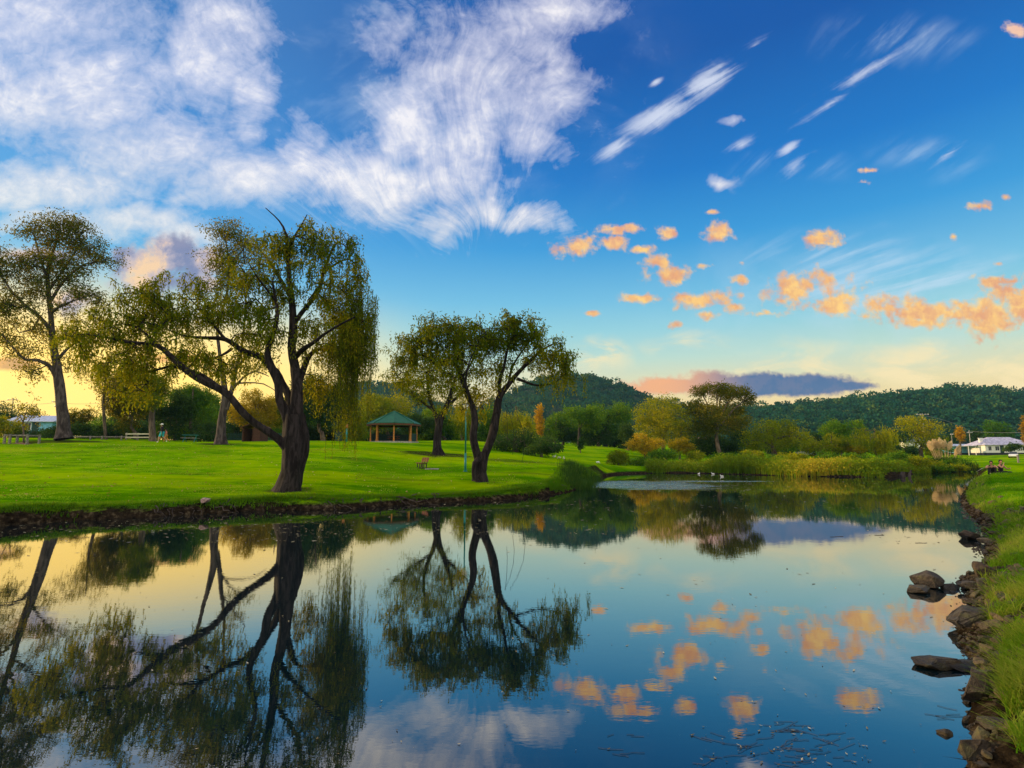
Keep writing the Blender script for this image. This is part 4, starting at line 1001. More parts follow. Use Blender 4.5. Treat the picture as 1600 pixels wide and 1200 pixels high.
X, Yv, Z, Q = hill('hill', H1, 640, 230, 1)
tag(np_mesh('hill', np.stack([X, Yv, Z], -1).reshape(-1, 3), quads=Q, mat=mh, smooth=True), kind='structure')
forest(X, Yv, Z, 3300, np.random.default_rng(31), 4.0, 'hillside_forest', 'dense dark bushland covering the rounded hill behind the far field')
X, Yv, Z, Q = hill('hill', H2, 560, 250, 2)
tag(np_mesh('hill', np.stack([X, Yv, Z], -1).reshape(-1, 3), quads=Q, mat=mh, smooth=True), kind='structure')
forest(X, Yv, Z, 5200, np.random.default_rng(32), 3.6, 'ridge_forest', 'dense blue green bushland covering the long ridge on the right')

# ------------------------------------------------------------------ reeds and grasses
def blades(base, h, w_, r, bend=.35, seg=3, tone=None, spreadz=0.0):
    n = len(base); w_ = w_*np.ones(n); th = r.uniform(0, 2*math.pi, n); dr = np.stack([np.cos(th), np.sin(th), 0*th], 1)
    sd = np.stack([-np.sin(th), np.cos(th), 0*th], 1); b = bend*r.uniform(.2, 1.3, n)*h
    V = []
    for k in range(seg+1):
        f = k/seg; c = base+dr*(b*f*f)[:, None]+np.stack([0*h, 0*h, h*(f-.18*f*f*bend*2)], 1)
        ww = (w_*(1-f**1.6)*.5+.0006)[:, None]
        V += [c-sd*ww, c+sd*ww]
    V = np.stack(V, 1).reshape(-1, 3); m = 2*(seg+1)
    q = np.array([[2*k, 2*k+1, 2*k+3, 2*k+2] for k in range(seg)])
    Q = (np.arange(n)*m)[:, None, None]+q[None]
    T = np.repeat(np.clip((.5 if tone is None else tone)+r.normal(0, .15, n), 0, 1), m)
    return V, Q.reshape(-1, 4), T
r = np.random.default_rng(41)
reed_m = leaf_mat('reed_leaf', (.03,.10,.006), (.13,.25,.008), (.48,.36,.03), .4)
grass_m = leaf_mat('grass_leaf', (.035,.13,.004), (.10,.29,.006), (.28,.34,.03), .4)
bb = []; hh = []; tt = []
wl = np.array([[1008,739.5],[1060,739],[1110,740],[1180,742],[1250,744.5],[1320,745],[1380,746],[1420,741],[1460,738],[1500,735]])
for k in range(24000):
    px = r.uniform(1010, 1505); py = np.interp(px, wl[:, 0], wl[:, 1]); g = G(px, py)
    hw = np.interp(px, [1010,1100,1150,1220,1260,1340,1375,1400,1500], [.9,1.1,1.4,1.5,.75,.7,.75,.7,.6])
    dd = r.uniform(0, 1)**1.1*np.interp(px, [1010,1200,1300,1400,1500], [5,8,10,6,4])
    s = (g[1]+dd)/g[1]; x, y = g[0]*s, g[1]+dd
    bb.append((x, y)); hh.append(hw*r.uniform(.55, 1.1)*(1+.25*math.sin(px*.045)+.15*math.sin(px*.13))); tt.append(.36+.24*math.sin(px*.03+1)+.2*math.sin(px*.011))
bb = np.array(bb); z = np.maximum(ground_z(bb[:, 0], bb[:, 1]), 0)
V, Q, T = blades(np.c_[bb, z-.05], np.array(hh), np.full(len(bb), .085), r, .30, 3, np.array(tt))
k_ = r.random(len(bb)) < .8
cl = leaf_quads(np.c_[bb, z][k_]+np.c_[r.normal(0, .15, (k_.sum(), 2)), (np.array(hh)[k_]*r.uniform(.35, .98, k_.sum()))], r.normal(0, 1, (k_.sum(), 3)), .26, .12, r, np.clip(np.array(tt)[k_]+r.normal(.05, .18, k_.sum()), 0, 1))
V, Q, T = join([(V, Q, T), cl])
tag(np_mesh('reed_bed', V, quads=Q, mat=reed_m, attrs={'tone': T}), 'golden green reed bed lining the far side of the water', 'reeds', kind='stuff')
# dark rushes at the tip of the left bank
bb = []
while len(bb) < 2600:
    g = G(r.uniform(885, 938), r.uniform(750, 766)); 
    if sdist(g[0:1], g[1:2])[0] > -.9: bb.append(g[:2]+r.normal(0, .25, 2))
bb = np.array(bb); z = np.maximum(ground_z(bb[:, 0], bb[:, 1]), 0)
rush_m = leaf_mat('rush_leaf', (.014,.05,.010), (.03,.085,.014), (.09,.13,.02), .3)
V, Q, T = blades(np.c_[bb, z-.05], r.uniform(.35, .8, len(bb)), np.full(len(bb), .03), r, .3)
tag(np_mesh('rushes', V, quads=Q, mat=rush_m, attrs={'tone': T}), 'dark green rushes at the tip of the left bank', 'rushes', kind='stuff')

# ------------------------------------------------------------------ the air
bm = bmesh.new(); bmesh.ops.create_cube(bm, size=1.0, matrix=Matrix.Translation((0, 0, 74)) @ Matrix.Diagonal((2700, 2700, 151.4, 1)))
mz = new_mat('thin_blue_air'); pv_ = node('ShaderNodeVolumePrincipled'); pv_.inputs['Color'].default_value = (.30,.62,.95,1); pv_.inputs['Density'].default_value = .00011; pv_.inputs['Anisotropy'].default_value = .2
o_ = node('ShaderNodeOutputMaterial'); S.nt.links.new(pv_.outputs[0], o_.inputs['Volume'])
tag(bm_obj('haze', bm, mz), 'thin blue evening haze over the hills', 'haze', kind='stuff')
# ------------------------------------------------------------------ built things
def gpt(px, py, Y): return Vector(gl_(px, py, Y))
m_green_roof = paint('green_sheet_roof', (.002,.085,.045), .6, .12, 3)
m_brown = paint('brown_stained_timber', (.10,.038,.016), .7, .3, 9)
m_orange_t = paint('orange_timber_and_sunlit_head', (.42,.17,.03), .6, .2, 9)
m_slate = paint('dark_green_panel', (.015,.05,.045), .7, .2, 5)
m_conc = paint('pale_concrete', (.32,.30,.27), .9, .2, 6)
m_teal = paint('teal_painted_steel', (.012,.20,.19), .4, .12, 5)
m_white = paint('white_paint', (.72,.72,.70), .6, .07, 4)
m_wall_blue = paint('pale_blue_weatherboard', (.16,.42,.60), .7, .12, 3)
m_tin = paint('pale_tin_roof', (.42,.46,.60), .45, .12, 3)
m_tin2 = paint('weathered_tin_roof', (.46,.44,.56), .5, .2, 2)
m_glass = paint('dark_window_glass', (.02,.03,.05), .15, .1, 3)
m_grey_wood = paint('grey_weathered_timber', (.20,.18,.15), .9, .3, 10)
m_black = paint('black_rubber', (.012,.012,.013), .6, .2, 10)
m_brick = paint('red_brown_brick', (.22,.07,.04), .9, .3, 14)
m_cream = paint('cream_render', (.62,.58,.42), .8, .1, 4)
m_dkbase = paint('dark_stumps', (.03,.03,.05), .9, .3, 5)
m_lens = paint('white_lamp_lens', (.85,.85,.80), .3, .04, 5)

def part(name, fn, mat, parent, smooth=False):
    bm = bmesh.new(); fn(bm); return bm_obj(name, bm, mat, parent, smooth)

# gazebo
b = gpt(615, 692.5, 74); t = empty('gazebo', b, 'octagonal green roofed park gazebo with orange timber posts', 'gazebo', rz=R(12))
RG, RP, HE, HA = 3.55, 3.0, 2.25, 4.0
def ring(bm, r0, z, n=8, a0=0): return [bm.verts.new((r0*math.cos(a0+k*2*math.pi/n), r0*math.sin(a0+k*2*math.pi/n), z)) for k in range(n)]
def f(bm):
    a = ring(bm, RG, HE+.12); c = ring(bm, .25, HA-.05); e = ring(bm, RG, HE+.06)
    for k in range(8):
        bm.faces.new([a[k], a[(k+1)%8], c[(k+1)%8], c[k]]); bm.faces.new([e[(k+1)%8], e[k], c[k], c[(k+1)%8]]) if 0 else None
        bm.faces.new([e[k], e[(k+1)%8], a[(k+1)%8], a[k]])
    bm.faces.new(c); bm.faces.new(list(reversed(e)))
roof = part('roof', f, m_green_roof, t)
def f(bm):
    for k in range(8):
        a = k*math.pi/4; cyl(bm, (RG*math.cos(a)*.99, RG*math.sin(a)*.99, HE+.16), (.28*math.cos(a), .28*math.sin(a), HA-.01), .045, seg=6)
    cyl(bm, (0,0,HA-.1), (0,0,HA+.12), .3, .12, 8)
part('ridge_cap', f, m_green_roof, roof)
def f(bm):
    for k in range(8):
        a0, a1 = k*math.pi/4, (k+1)*math.pi/4; p = Vector(((RG-.02)*math.cos(a0), (RG-.02)*math.sin(a0), HE-.06)); q = Vector(((RG-.02)*math.cos(a1), (RG-.02)*math.sin(a1), HE-.06))
        m = (p+q)/2; box(bm, m, ((q-p).length, .05, .22), rz=math.atan2(q.y-p.y, q.x-p.x))
part('fascia', f, m_brown, t)
for k in range(8):
    a = k*math.pi/4+.0; x, y = RP*math.cos(a), RP*math.sin(a)
    part('post', lambda bm: (box(bm, (x, y, HE/2-.1), (.17,.17,HE+.1), rz=a), box(bm, (x, y, .15), (.22,.22,.3), rz=a)), m_orange_t, t)
for k in (0, 1, 2, 3, 7):
    a = (k+.5)*math.pi/4; d = RP*math.cos(math.pi/8)
    part('screen_panel', lambda bm: [box(bm, (d*math.cos(a), d*math.sin(a), .18+.12*j), (2.05,.04,.105), rz=a+math.pi/2) for j in range(8)], m_slate, t)
part('floor', lambda bm: cyl(bm, (0,0,-.25), (0,0,.05), RP+.3, seg=8), m_conc, t)
part('table', lambda bm: (box(bm, (0,0,.74), (1.6,.8,.05)), box(bm, (-.5,0,.36), (.08,.6,.7)), box(bm, (.5,0,.36), (.08,.6,.7)), box(bm, (0,.7,.43), (1.6,.28,.05)), box(bm, (0,-.7,.43), (1.6,.28,.05))), m_brown, t)

# bench
b = gpt(658, 733.5, 39); t = empty('park_bench', b, 'brown timber park bench facing right on the open lawn', 'bench', rz=R(-62)); t.scale = (.86,.86,.86); m_redw = paint('reddish_timber', (.24,.065,.03), .7, .25, 9)
part('seat', lambda bm: [box(bm, (0, -.18+.12*j, .44), (1.6,.10,.04)) for j in range(4)], m_redw, t)
part('backrest', lambda bm: [box(bm, (0, .30+.04*j, .58+.12*j), (1.6,.035,.10), rx=-.25) for j in range(3)], m_redw, t)
for x in (-.6, 0, .6):
    part('leg', lambda bm: (box(bm, (x, -.12, .21), (.07,.07,.42)), box(bm, (x, .22, .21), (.07,.07,.42)), box(bm, (x, .05, .40), (.06,.5,.05)), box(bm, (x, .32, .60), (.05,.05,.45), rx=-.25)), m_black, t)
b2 = gpt(675, 735, 38.6)
bm = bmesh.new(); box(bm, (0,0,0), (.9,.6,.08), bev=.02); tag(bm_obj('concrete_pad', bm, m_conc, loc=b2+Vector((0,0,.02))), 'small worn concrete pad at right of the park bench', 'pad')

# lamp post
b = gpt(727, 737, 37); t = empty('street_lamp', b, 'tall thin teal lamp post with a white cone shaped head', 'lamp post')
HP = float(P(728, 641, 37)[2]-b.z)
part('pole', lambda bm: (cyl(bm, (0,0,-.2), (0,0,1.2), .075, .07, 12), cyl(bm, (0,0,1.2), (0,0,HP), .055, .04, 12), cyl(bm, (0,0,0), (0,0,.06), .13, .13, 12)), m_teal, t, True)
h = part('lamp_head', lambda bm: cyl(bm, (0,0,HP), (0,0,HP+.34), .07, .20, 14), m_lens, t, True)
part('cap', lambda bm: (cyl(bm, (0,0,HP+.34), (0,0,HP+.40), .23, .20, 14), cyl(bm, (0,0,HP+.40), (0,0,HP+.46), .10, .03, 10)), m_white, h, True)
# short post left of gazebo
b = gpt(541, 692, 72); t = empty('lit_post', b, 'short green post with an orange sunlit head, left of the gazebo', 'post')
part('pole', lambda bm: cyl(bm, (0,0,-.2), (0,0,1.75), .13, .12, 10), m_teal, t, True)
part('head', lambda bm: (cyl(bm, (0,0,1.75), (0,0,2.2), .19, .17, 10), cyl(bm, (0,0,2.2), (0,0,2.27), .21, .1, 10)), m_orange_t, t, True)  # orange sunlight on the head put into its colour
# litter bin and white car beyond
b = gpt(529, 692.5, 76); t = empty('litter_bin', b, 'dark bin standing between the white car and the short post', 'bin')
part('body', lambda bm: box(bm, (0,0,.6), (.75,.75,1.2), taper=1.1, bev=.04), m_slate, t)
part('lid', lambda bm: (box(bm, (0,0,1.26), (.9,.9,.08)), box(bm, (0,0,1.34), (.6,.6,.1), taper=.7)), m_black, t)

def car(name, loc, label, rz, mat, L=4.3, group=None):
    t = empty(name, loc, label, 'car', group, rz)
    def body(bm):
        W = .86; secs = [(-L/2,.42,.62),(-L/2+.15,.30,.80),(-L/2+.9,.26,.92),(-.2,.26,.95),(L/2-1.0,.26,.92),(L/2-.15,.30,.78),(L/2,.42,.60)]
        rows = [[bm.verts.new((x, s*W*k, z)) for s, z, k in ((-1,z0,.92),(-1,(z0+z1)/2,1),(-1,z1,.93),(1,z1,.93),(1,(z0+z1)/2,1),(1,z0,.92))] for x, z0, z1 in secs]
        for a, c in zip(rows, rows[1:]):
            for i in range(6): bm.faces.new([a[i], a[(i+1)%6], c[(i+1)%6], c[i]])
        bm.faces.new(rows[0]); bm.faces.new(list(reversed(rows[-1])))
        top = [(-L/2+.75,.93,.80),(-L/2+1.3,1.42,.62),(.35,1.46,.62),(L/2-1.15,.93,.80)]
        rr_ = [[bm.verts.new((x, s*w_, z)) for s in (-1, 1)] for x, z, w_ in top]
        # roof skin only, glass is its own part
        bm.faces.new([rr_[1][0], rr_[1][1], rr_[2][1], rr_[2][0]])
    part('body', body, mat, t, False)
    def gl(bm):
        top = [(-L/2+.75,.93,.80),(-L/2+1.3,1.415,.615),(.35,1.455,.615),(L/2-1.15,.93,.80)]
        v = [[bm.verts.new((x, s*w_, z)) for s in (-1, 1)] for x, z, w_ in top]
        bm.faces.new([v[0][0], v[0][1], v[1][1], v[1][0]]); bm.faces.new([v[2][0], v[2][1], v[3][1], v[3][0]])
        bm.faces.new([v[0][0], v[1][0], v[2][0], v[3][0]]); bm.faces.new([v[0][1], v[3][1], v[2][1], v[1][1]])
    part('window', gl, m_glass, t)
    for x in (-L/2+.85, L/2-.85):
        for s in (-1, 1):
            wv_ = part('wheel', lambda bm: cyl(bm, (x, s*.72, .32), (x, s*.90, .32), .32, seg=16), m_black, t, False)
            part('rim', lambda bm: cyl(bm, (x, s*.90, .32), (x, s*.91, .32), .19, seg=12), m_conc, wv_)
    for s in (-1, 1): part('headlight', lambda bm: box(bm, (L/2-.06, s*.6, .66), (.10,.3,.12)), m_lens, t)
    return t
m_car_w = paint('white_car_paint', (.65,.67,.72), .25, .05, 3)
m_car_b = paint('pale_blue_car_paint', (.40,.52,.66), .25, .05, 3)
car('parked_car', gpt(513, 692.5, 100), 'pale blue white car half sunk behind the lawn, right of the willow bole', R(104), m_car_b)
car('parked_car', gpt(1583, 705, 134), 'small white car in front of the bush at the white house', R(46), m_car_w, 3.9)
car('parked_car', gpt(1258, 697, 118), 'white car glimpsed between the wide willow and the dome shaped tree', R(-12), m_car_w)

# young tree in its guard
b = gpt(34, 692, 47.5)
r = np.random.default_rng(77); Yg = 47.5
Ls = px_limbs([[(37,694,0,2.6),(37,675,0,2.2),(36,660,0,1.8),(42,640,0,1.2)],[(36,660,0,1.4),(30,645,.1,1),(28,632,.1,.7)],[(37,668,0,1.4),(50,650,0,1),(60,638,0,.7)]], Yg, .2)
Ts, _ = ell_points([(50,640,14,9,0,.6,24),(30,636,12,8,0,.5,18),(60,650,8,8,0,.4,10),(42,655,10,6,0,.4,8)], r, Yg)
Pn, par, tips, nl, V, Q = grow(Ls, Ts, r, .2, .006, .03, .15, .47)
make_tree('young_tree', 'young tree with few dark leaves growing inside the grey timber guard', 'tree', gl_(37, 692, Yg), [(V, Q)]+[tube(p_, q_, 7, .05, 0, r) for p_, q_ in Ls], [puffs(Pn[tips], r, 14, .13, .17, .09, .6, None)], bark_mid, leaf_gum)
t = empty('tree_guard', b, 'grey timber post and rail guard around the young tree', 'tree guard')
gx = [(-.95,-.55),(-.5,.55),(.35,-.55),(1.0,.5),(.55,-.5),(-.75,-.1)]
gx = [(-.95,-.6),(.95,-.6),(.95,.6),(-.95,.6),(-.5,-.6)]
for x, y in gx: part('post', lambda bm: box(bm, (x, y, .38), (.15,.15,.86), bev=.01), m_grey_wood, t)
for (x0, y0), (x1, y1) in zip(gx[:4], gx[1:4]+gx[:1]):
    part('rail', lambda bm: box(bm, ((x0+x1)/2, (y0+y1)/2, .72), (abs(x1-x0)+.05 if x1 != x0 else .05, abs(y1-y0)+.05 if y1 != y0 else .05, .10)), m_grey_wood, t)
mm = new_mat('red_mulch'); out(principled(ramp(noise(geopos(), 12, 4, .7), [(.35, (.05,.02,.015)), (.65, (.20,.09,.06))]), .95, 0, noise(geopos(), 30, 3), .9, .05).outputs[0])
def f(bm):
    n = 22; c = bm.verts.new((0, 0, .14)); vs = [bm.verts.new(((1.25+.12*math.sin(k*2.3))*math.cos(k*2*math.pi/n), (.95+.1*math.sin(k*1.7))*math.sin(k*2*math.pi/n), -.06)) for k in range(n)]
    for k in range(n): bm.faces.new([c, vs[k], vs[(k+1)%n]])
bm = bmesh.new(); f(bm); tag(bm_obj('mulch', bm, mm, loc=b), 'reddish mulch heaped under the timber tree guard', 'mulch', kind='stuff')

# houses
def windows(t, lst, frame=m_white):
    for (x, y, z, w_, h_, rz) in lst:
        fr = part('window', lambda bm: [box(bm, (x+math.cos(rz)*a, y+math.sin(rz)*a, z+c), (ww, .07, hh), rz=rz) for a, c, ww, hh in ((0, h_/2, w_+.12, .08), (0, -h_/2, w_+.12, .08), (-w_/2, 0, .08, h_), (w_/2, 0, .08, h_), (0, 0, .04, h_))], frame, t)
        part('pane', lambda bm: box(bm, (x, y, z), (w_, .03, h_), rz=rz), m_glass, fr)
def house(name, loc, label, L, D, hw, hr, wall, roofm, hip=.0, rz=0.0, wins=(), chim=None, base=True, door=None, weather=True):
    t = empty(name, loc, label, 'house', rz=rz)
    def f(bm):
        n = max(2, int(hw/.2)) if weather else 1
        for k in range(n):
            box(bm, (0, 0, .35+hw*(k+.5)/n), (L-.02*0, D, hw/n*.985), taper=.997)
    part('wall', f, wall, t)
    if base: part('base', lambda bm: box(bm, (0, 0, .0), (L-.1, D-.1, .72)), m_dkbase, t)
    e = .45; z0 = .35+hw-.02; z1 = z0+hr
    def f(bm):
        a = [bm.verts.new((sx*(L/2+e), sy*(D/2+e), z0)) for sx, sy in ((-1,-1),(1,-1),(1,1),(-1,1))]
        lo = [bm.verts.new((v_.co.x, v_.co.y, z0-.12)) for v_ in a]
        h_ = L/2+e-hip*(D/2+e); q0 = bm.verts.new((-h_, 0, z1)); q1 = bm.verts.new((h_, 0, z1))
        bm.faces.new([a[0], a[1], q1, q0]); bm.faces.new([a[2], a[3], q0, q1]); bm.faces.new([a[1], a[2], q1]); bm.faces.new([a[3], a[0], q0])
        for k in range(4): bm.faces.new([lo[k], lo[(k+1)%4], a[(k+1)%4], a[k]])
        bm.faces.new(list(reversed(lo)))
    rf = part('roof', f, roofm, t)
    if chim:
        x, y, hh = chim; part('chimney', lambda bm: (box(bm, (x, y, z0+hh/2), (.75,.6,hh+.6)), box(bm, (x, y, z0+hh+.32), (.9,.75,.14))), m_white, rf)
    windows(t, wins)
    if door:
        x, y, rz2 = door; d_ = part('door', lambda bm: box(bm, (x, y, 1.35), (.9,.06,2.0), rz=rz2), m_slate, t)
        part('handle', lambda bm: box(bm, (x+.35, y-.05, 1.3), (.05,.06,.12)), m_conc, d_)
    return t
b = gpt(66, 682, 88); b.z = float(P(66, 681, 88)[2])-.3
house('blue_house', b, 'pale blue weatherboard house with a light tin roof, left of the tall gum', 6.2, 5.5, 2.1, 1.05, m_wall_blue, m_tin, 0, R(6), [(-.3,-2.78,1.6,.9,1.2,0)], door=(.75,-2.78,0))
b = gpt(1562, 705, 150)
house('white_house', b, 'long white house with hipped grey roof and chimney at the right edge', 12.2, 7, 2.1, 2.1, m_white, m_tin2, .95, R(-4), [(-5.0,-3.53,1.5,.8,1.1,0),(-3.2,-3.53,1.5,1.0,1.1,0),(3.6,-3.53,1.5,1.2,1.1,0)], (-4.9,-.5,1.5), door=(-2.0,-3.53,0))
b = gpt(1497, 705, 156)
house('small_blue_house', b, 'small pale blue house with flat looking tin roof behind the pampas plumes', 7.0, 5, 1.9, .6, m_wall_blue, m_tin, .2, R(3), [(-1.8,-2.53,1.4,1.0,1.0,0),(1.4,-2.53,1.4,1.0,1.0,0)])
b = gpt(1427, 707, 150); b.z = float(P(1427, 703, 150)[2])
house('small_white_house', b, 'small white house under the golden forked tree', 5.2, 5, 2.0, .6, m_white, m_tin, .0, R(-5), [(-.6,-2.53,1.5,.8,1.1,0)])
b = gpt(1098, 706, 128); b.z = float(P(1098, 707, 128)[2])
house('red_roofed_house', b, 'little house with a pinkish roof hidden under the umbrella gum', 4.2, 4, 1.6, 1.5, m_grey_wood, paint('pink_brown_tiles', (.34,.20,.17), .8, .2, 5), .6, 0, [(-.8,-2.03,1.2,.8,.8,0)])
t = empty('carport', gpt(1519, 704, 152), 'open flat roofed carport joining the white house on its left', 'carport')
part('roof', lambda bm: box(bm, (0,0,2.45), (6.0,5,.16)), m_tin, t)
for x in (-2.8, -.9, 1.0, 2.8): part('post', lambda bm: box(bm, (x,-2.3,1.15), (.12,.12,2.5)), m_white, t)
part('wall', lambda bm: box(bm, (0, 2.3, 1.1), (5.8,.1,2.4)), m_slate, t)
# brick hut and picnic table in the trees, left of the willow bole
m_brick2 = paint('dark_brown_brick', (.07,.03,.02), .9, .3, 14)
t = empty('brick_hut', gpt(398, 692.5, 66), 'low red brown brick shelter beneath the golden tree, left of the willow bole', 'hut', rz=R(-8))
part('wall', lambda bm: (box(bm, (-1.5,0,.9), (.2,2.4,1.9)), box(bm, (1.5,0,.9), (.2,2.4,1.9)), box(bm, (0,1.15,.9), (2.8,.1,1.9)), box(bm, (.85,-1.1,.9), (1.1,.2,1.9))), m_brick2, t)
t.scale = (.7,.7,.85)
part('roof', lambda bm: (box(bm, (-.95,0,2.15), (2.05,3,.10), ry=-.28), box(bm, (.95,0,2.15), (2.05,3,.10), ry=.28)), m_brown, t)
t = empty('picnic_table', gpt(297, 692.5, 62), 'pale green metal picnic table under the trees right of the walking people', 'table', rz=R(15))
part('tabletop', lambda bm: box(bm, (0,0,.78), (1.5,.75,.05), bev=.01), m_teal, t)
for s in (-1, 1):
    part('bench_seat', lambda bm: box(bm, (0,s*.72,.45), (1.5,.26,.04)), m_conc, t)
    part('leg', lambda bm: (cyl(bm, (s*.55,-.75,0), (s*.55,.3,.78), .04, seg=8), cyl(bm, (s*.55,.75,0), (s*.55,-.3,.78), .04, seg=8)), m_teal, t)
# rail fence at left
t = empty('rail_fence', gpt(214, 691.5, 60), 'pale two rail timber fence between the grey trunks, left of the walkers', 'fence')
for z in (.32, .68): part('rail', lambda bm: box(bm, (0,0,z), (2.6,.07,.13)), m_cream, t)
for x in (-1.25, 0, 1.25): part('post', lambda bm: box(bm, (x,.08,.4), (.13,.1,.85)), m_grey_wood, t)
t = empty('log_barrier', gpt(140, 690, 57.5), 'long low dark log barrier on the lawn edge behind the tall gum', 'barrier')
part('rail', lambda bm: cyl(bm, (-2.6,0,.32), (3.4,.3,.30), .07, seg=8), m_grey_wood, t, True)
for x in (-2.4, 0, 1.2, 3.2): part('post', lambda bm: cyl(bm, (x,.05,-.1), (x,.05,.42), .08, seg=8), m_grey_wood, t, True)
t = empty('picket_fence', gpt(290, 692.5, 74), 'long low dark fence at the back of the lawn between walkers and willow', 'fence')
part('panel', lambda bm: [box(bm, (x*.22-3, 0, .45), (.12,.03,1.1)) for x in range(72)], m_slate, t)
part('rail', lambda bm: (box(bm, (4.8,.05,.75), (16,.05,.09)), box(bm, (4.8,.05,.25), (16,.05,.09))), m_slate, t)

# power poles and wires
def pole(loc, H, label, arms, mat=m_grey_wood, rz=0):
    t = empty('power_pole', loc, label, 'power pole', rz=rz)
    part('pole', lambda bm: cyl(bm, (0,0,-.3), (0,0,H), .13, .08, 10), mat, t, True)
    for z, L in arms:
        a = part('crossarm', lambda bm: box(bm, (0,-.14,z), (L,.11,.13)), mat, t)
        part('insulator', lambda bm: [cyl(bm, (x,-.14,z+.06), (x,-.14,z+.24), .06, .03, 6) for x in (-L*.45, -L*.2, L*.2, L*.45)], m_lens, a)
    return t
def at_px(px, top, base, Y):
    g = Vector(P(px, base, Y)); return g, float(P(px, top, Y)[2]-g.z)
g, H = at_px(13, 622, 690, 120); pole(g, H, 'slender power pole nearest the left edge, beyond the dark trees', [(H-.4, 2.2)])
g2, H2_ = at_px(86, 625, 684, 110); pole(g2, H2_, 'power pole with one crossarm just left of the tall gum trunk', [(H2_-.35, 2.6), (H2_-1.3, 1.4)])
g3, H3_ = at_px(1446, 646, 700, 135); pole(g3, H3_, 'pale power pole with crossarm rising above the golden forked tree', [(H3_-.3, 3.0), (H3_-1.5, 1.2)], m_conc)
g4, H4_ = at_px(1489, 678, 703, 160); pole(g4, H4_, 'short greenish pole behind the small pale blue house', [(H4_-.2, .8)])
g5, H5_ = at_px(1517, 672, 700, 165); pole(g5, H5_, 'short pale pole above the carport roof', [(H5_-.8, 1.6)], m_conc)
m_wire = paint('wire', (.25,.25,.25), .5, .1, 2)
def wire(label, p, q, sag, rad_=.03):
    p, q = np.array(p, float), np.array(q, float); f = np.linspace(0, 1, 24)[:, None]
    c = p+(q-p)*f-np.array([0, 0, sag])*4*f*(1-f)
    V, Q = tube(c, np.full(24, rad_), 5)
    return tag(np_mesh('power_line', V, quads=Q, mat=m_wire), label, 'wire')
A = P(-120, 612, 120)
wire('power line from the left edge pole running out of the picture', A, P(13, 626, 120), .8)
wire('power line sagging between the two left power poles', P(13, 626, 120), P(86, 629, 110), .5)
wire('power line running right from the pole beside the tall gum', P(86, 629, 110), P(200, 622, 150), .8)
wire('power line crossing the hill between pale pole and the orange tree', P(1446, 650, 135), P(1517, 674, 165), -.6)
wire('long thin power line crossing the hill above the white house', P(1517, 674, 165), P(1680, 668, 140), .8)

# rocks
def rock_mesh(seed, n=18, flat=.7, sharp=1.0):
    rr = random.Random(seed); bm = bmesh.new()
    for _ in range(n):
        v_ = Vector((rr.gauss(0, 1), rr.gauss(0, 1), rr.gauss(0, 1))); v_.normalize(); v_ *= rr.uniform(.75, 1.0)
        bm.verts.new((v_.x*.5, v_.y*.5*rr.uniform(.7, 1), v_.z*.5*flat))
    h_ = bmesh.ops.convex_hull(bm, input=bm.verts)
    bmesh.ops.delete(bm, geom=[e for e in h_['geom_interior'] if isinstance(e, bmesh.types.BMVert)], context='VERTS')
    bmesh.ops.bevel(bm, geom=list(bm.edges), offset=.018, segments=1, affect='EDGES')
    bmesh.ops.subdivide_edges(bm, edges=list(bm.edges), cuts=1, use_grid_fill=True)
    for v_ in bm.verts: v_.co += Vector((rr.gauss(0, 1), rr.gauss(0, 1), rr.gauss(0, 1)))*.007
    bmesh.ops.recalc_face_normals(bm, faces=bm.faces)
    me = bpy.data.meshes.new('rock'); bm.to_mesh(me); bm.free(); return me
mr = new_mat('brown_rock'); pos = geopos(); oi = node('ShaderNodeObjectInfo'); rnd = S(oi.outputs['Random'])
n1 = noise(pos, 6.0, 6, .7); n2 = noise(pos, 26.0, 4, .65)
cA = ramp(n1*.7+n2*.3, [(.32, (.010,.008,.007)), (.50, (.045,.030,.020)), (.64, (.12,.085,.045)), (.80, (.24,.19,.12))])
cB = mixc(sstep(.2,.5,rnd)*.7, cA, ramp(n1*.5+n2*.5, [(.35,(.018,.017,.016)),(.65,(.10,.09,.082))]))
cB = mixc(sstep(.62,.95,rnd)*.75, cB, ramp(n1*.5+n2*.5, [(.35,(.07,.045,.02)),(.65,(.26,.19,.095))]))
sp = node('ShaderNodeSeparateXYZ'); S.nt.links.new(pos.k, sp.inputs[0])
wet = sstep(.14, .03, S(sp.outputs[2]) + (n1-.5)*.12)
moss = sstep(.56, .68, noise(pos, 3.0, 4, .6))*.5
cB = mixc(moss, cB, (.10,.11,.03,1)); cB = mixc(wet*.75, cB, (.012,.010,.009,1))
crk = noise(pos, 11.0, 8, .75, 1.2)
out(principled(mixc(sstep(.42,.34,crk)*.6, cB, (.008,.007,.006,1)), .82 - wet*.4, 0, n1*.6+n2*.6+crk*.6, 1.0, .05, .3).outputs[0])
RM = [rock_mesh(300+k, 12+k % 5*3, (.45, .6, .8)[k % 3]) for k in range(10)]
for me in RM: me.materials.append(mr)
def rock(me, loc, s, rz, label, group='rocks along the right shore', name='rock', tilt=(0, 0)):
    o = bpy.data.objects.new(name, me); C.objects.link(o); o.location = loc; o.scale = s; o.rotation_euler = (tilt[0], tilt[1], rz)
    return tag(o, label, 'rock', group)
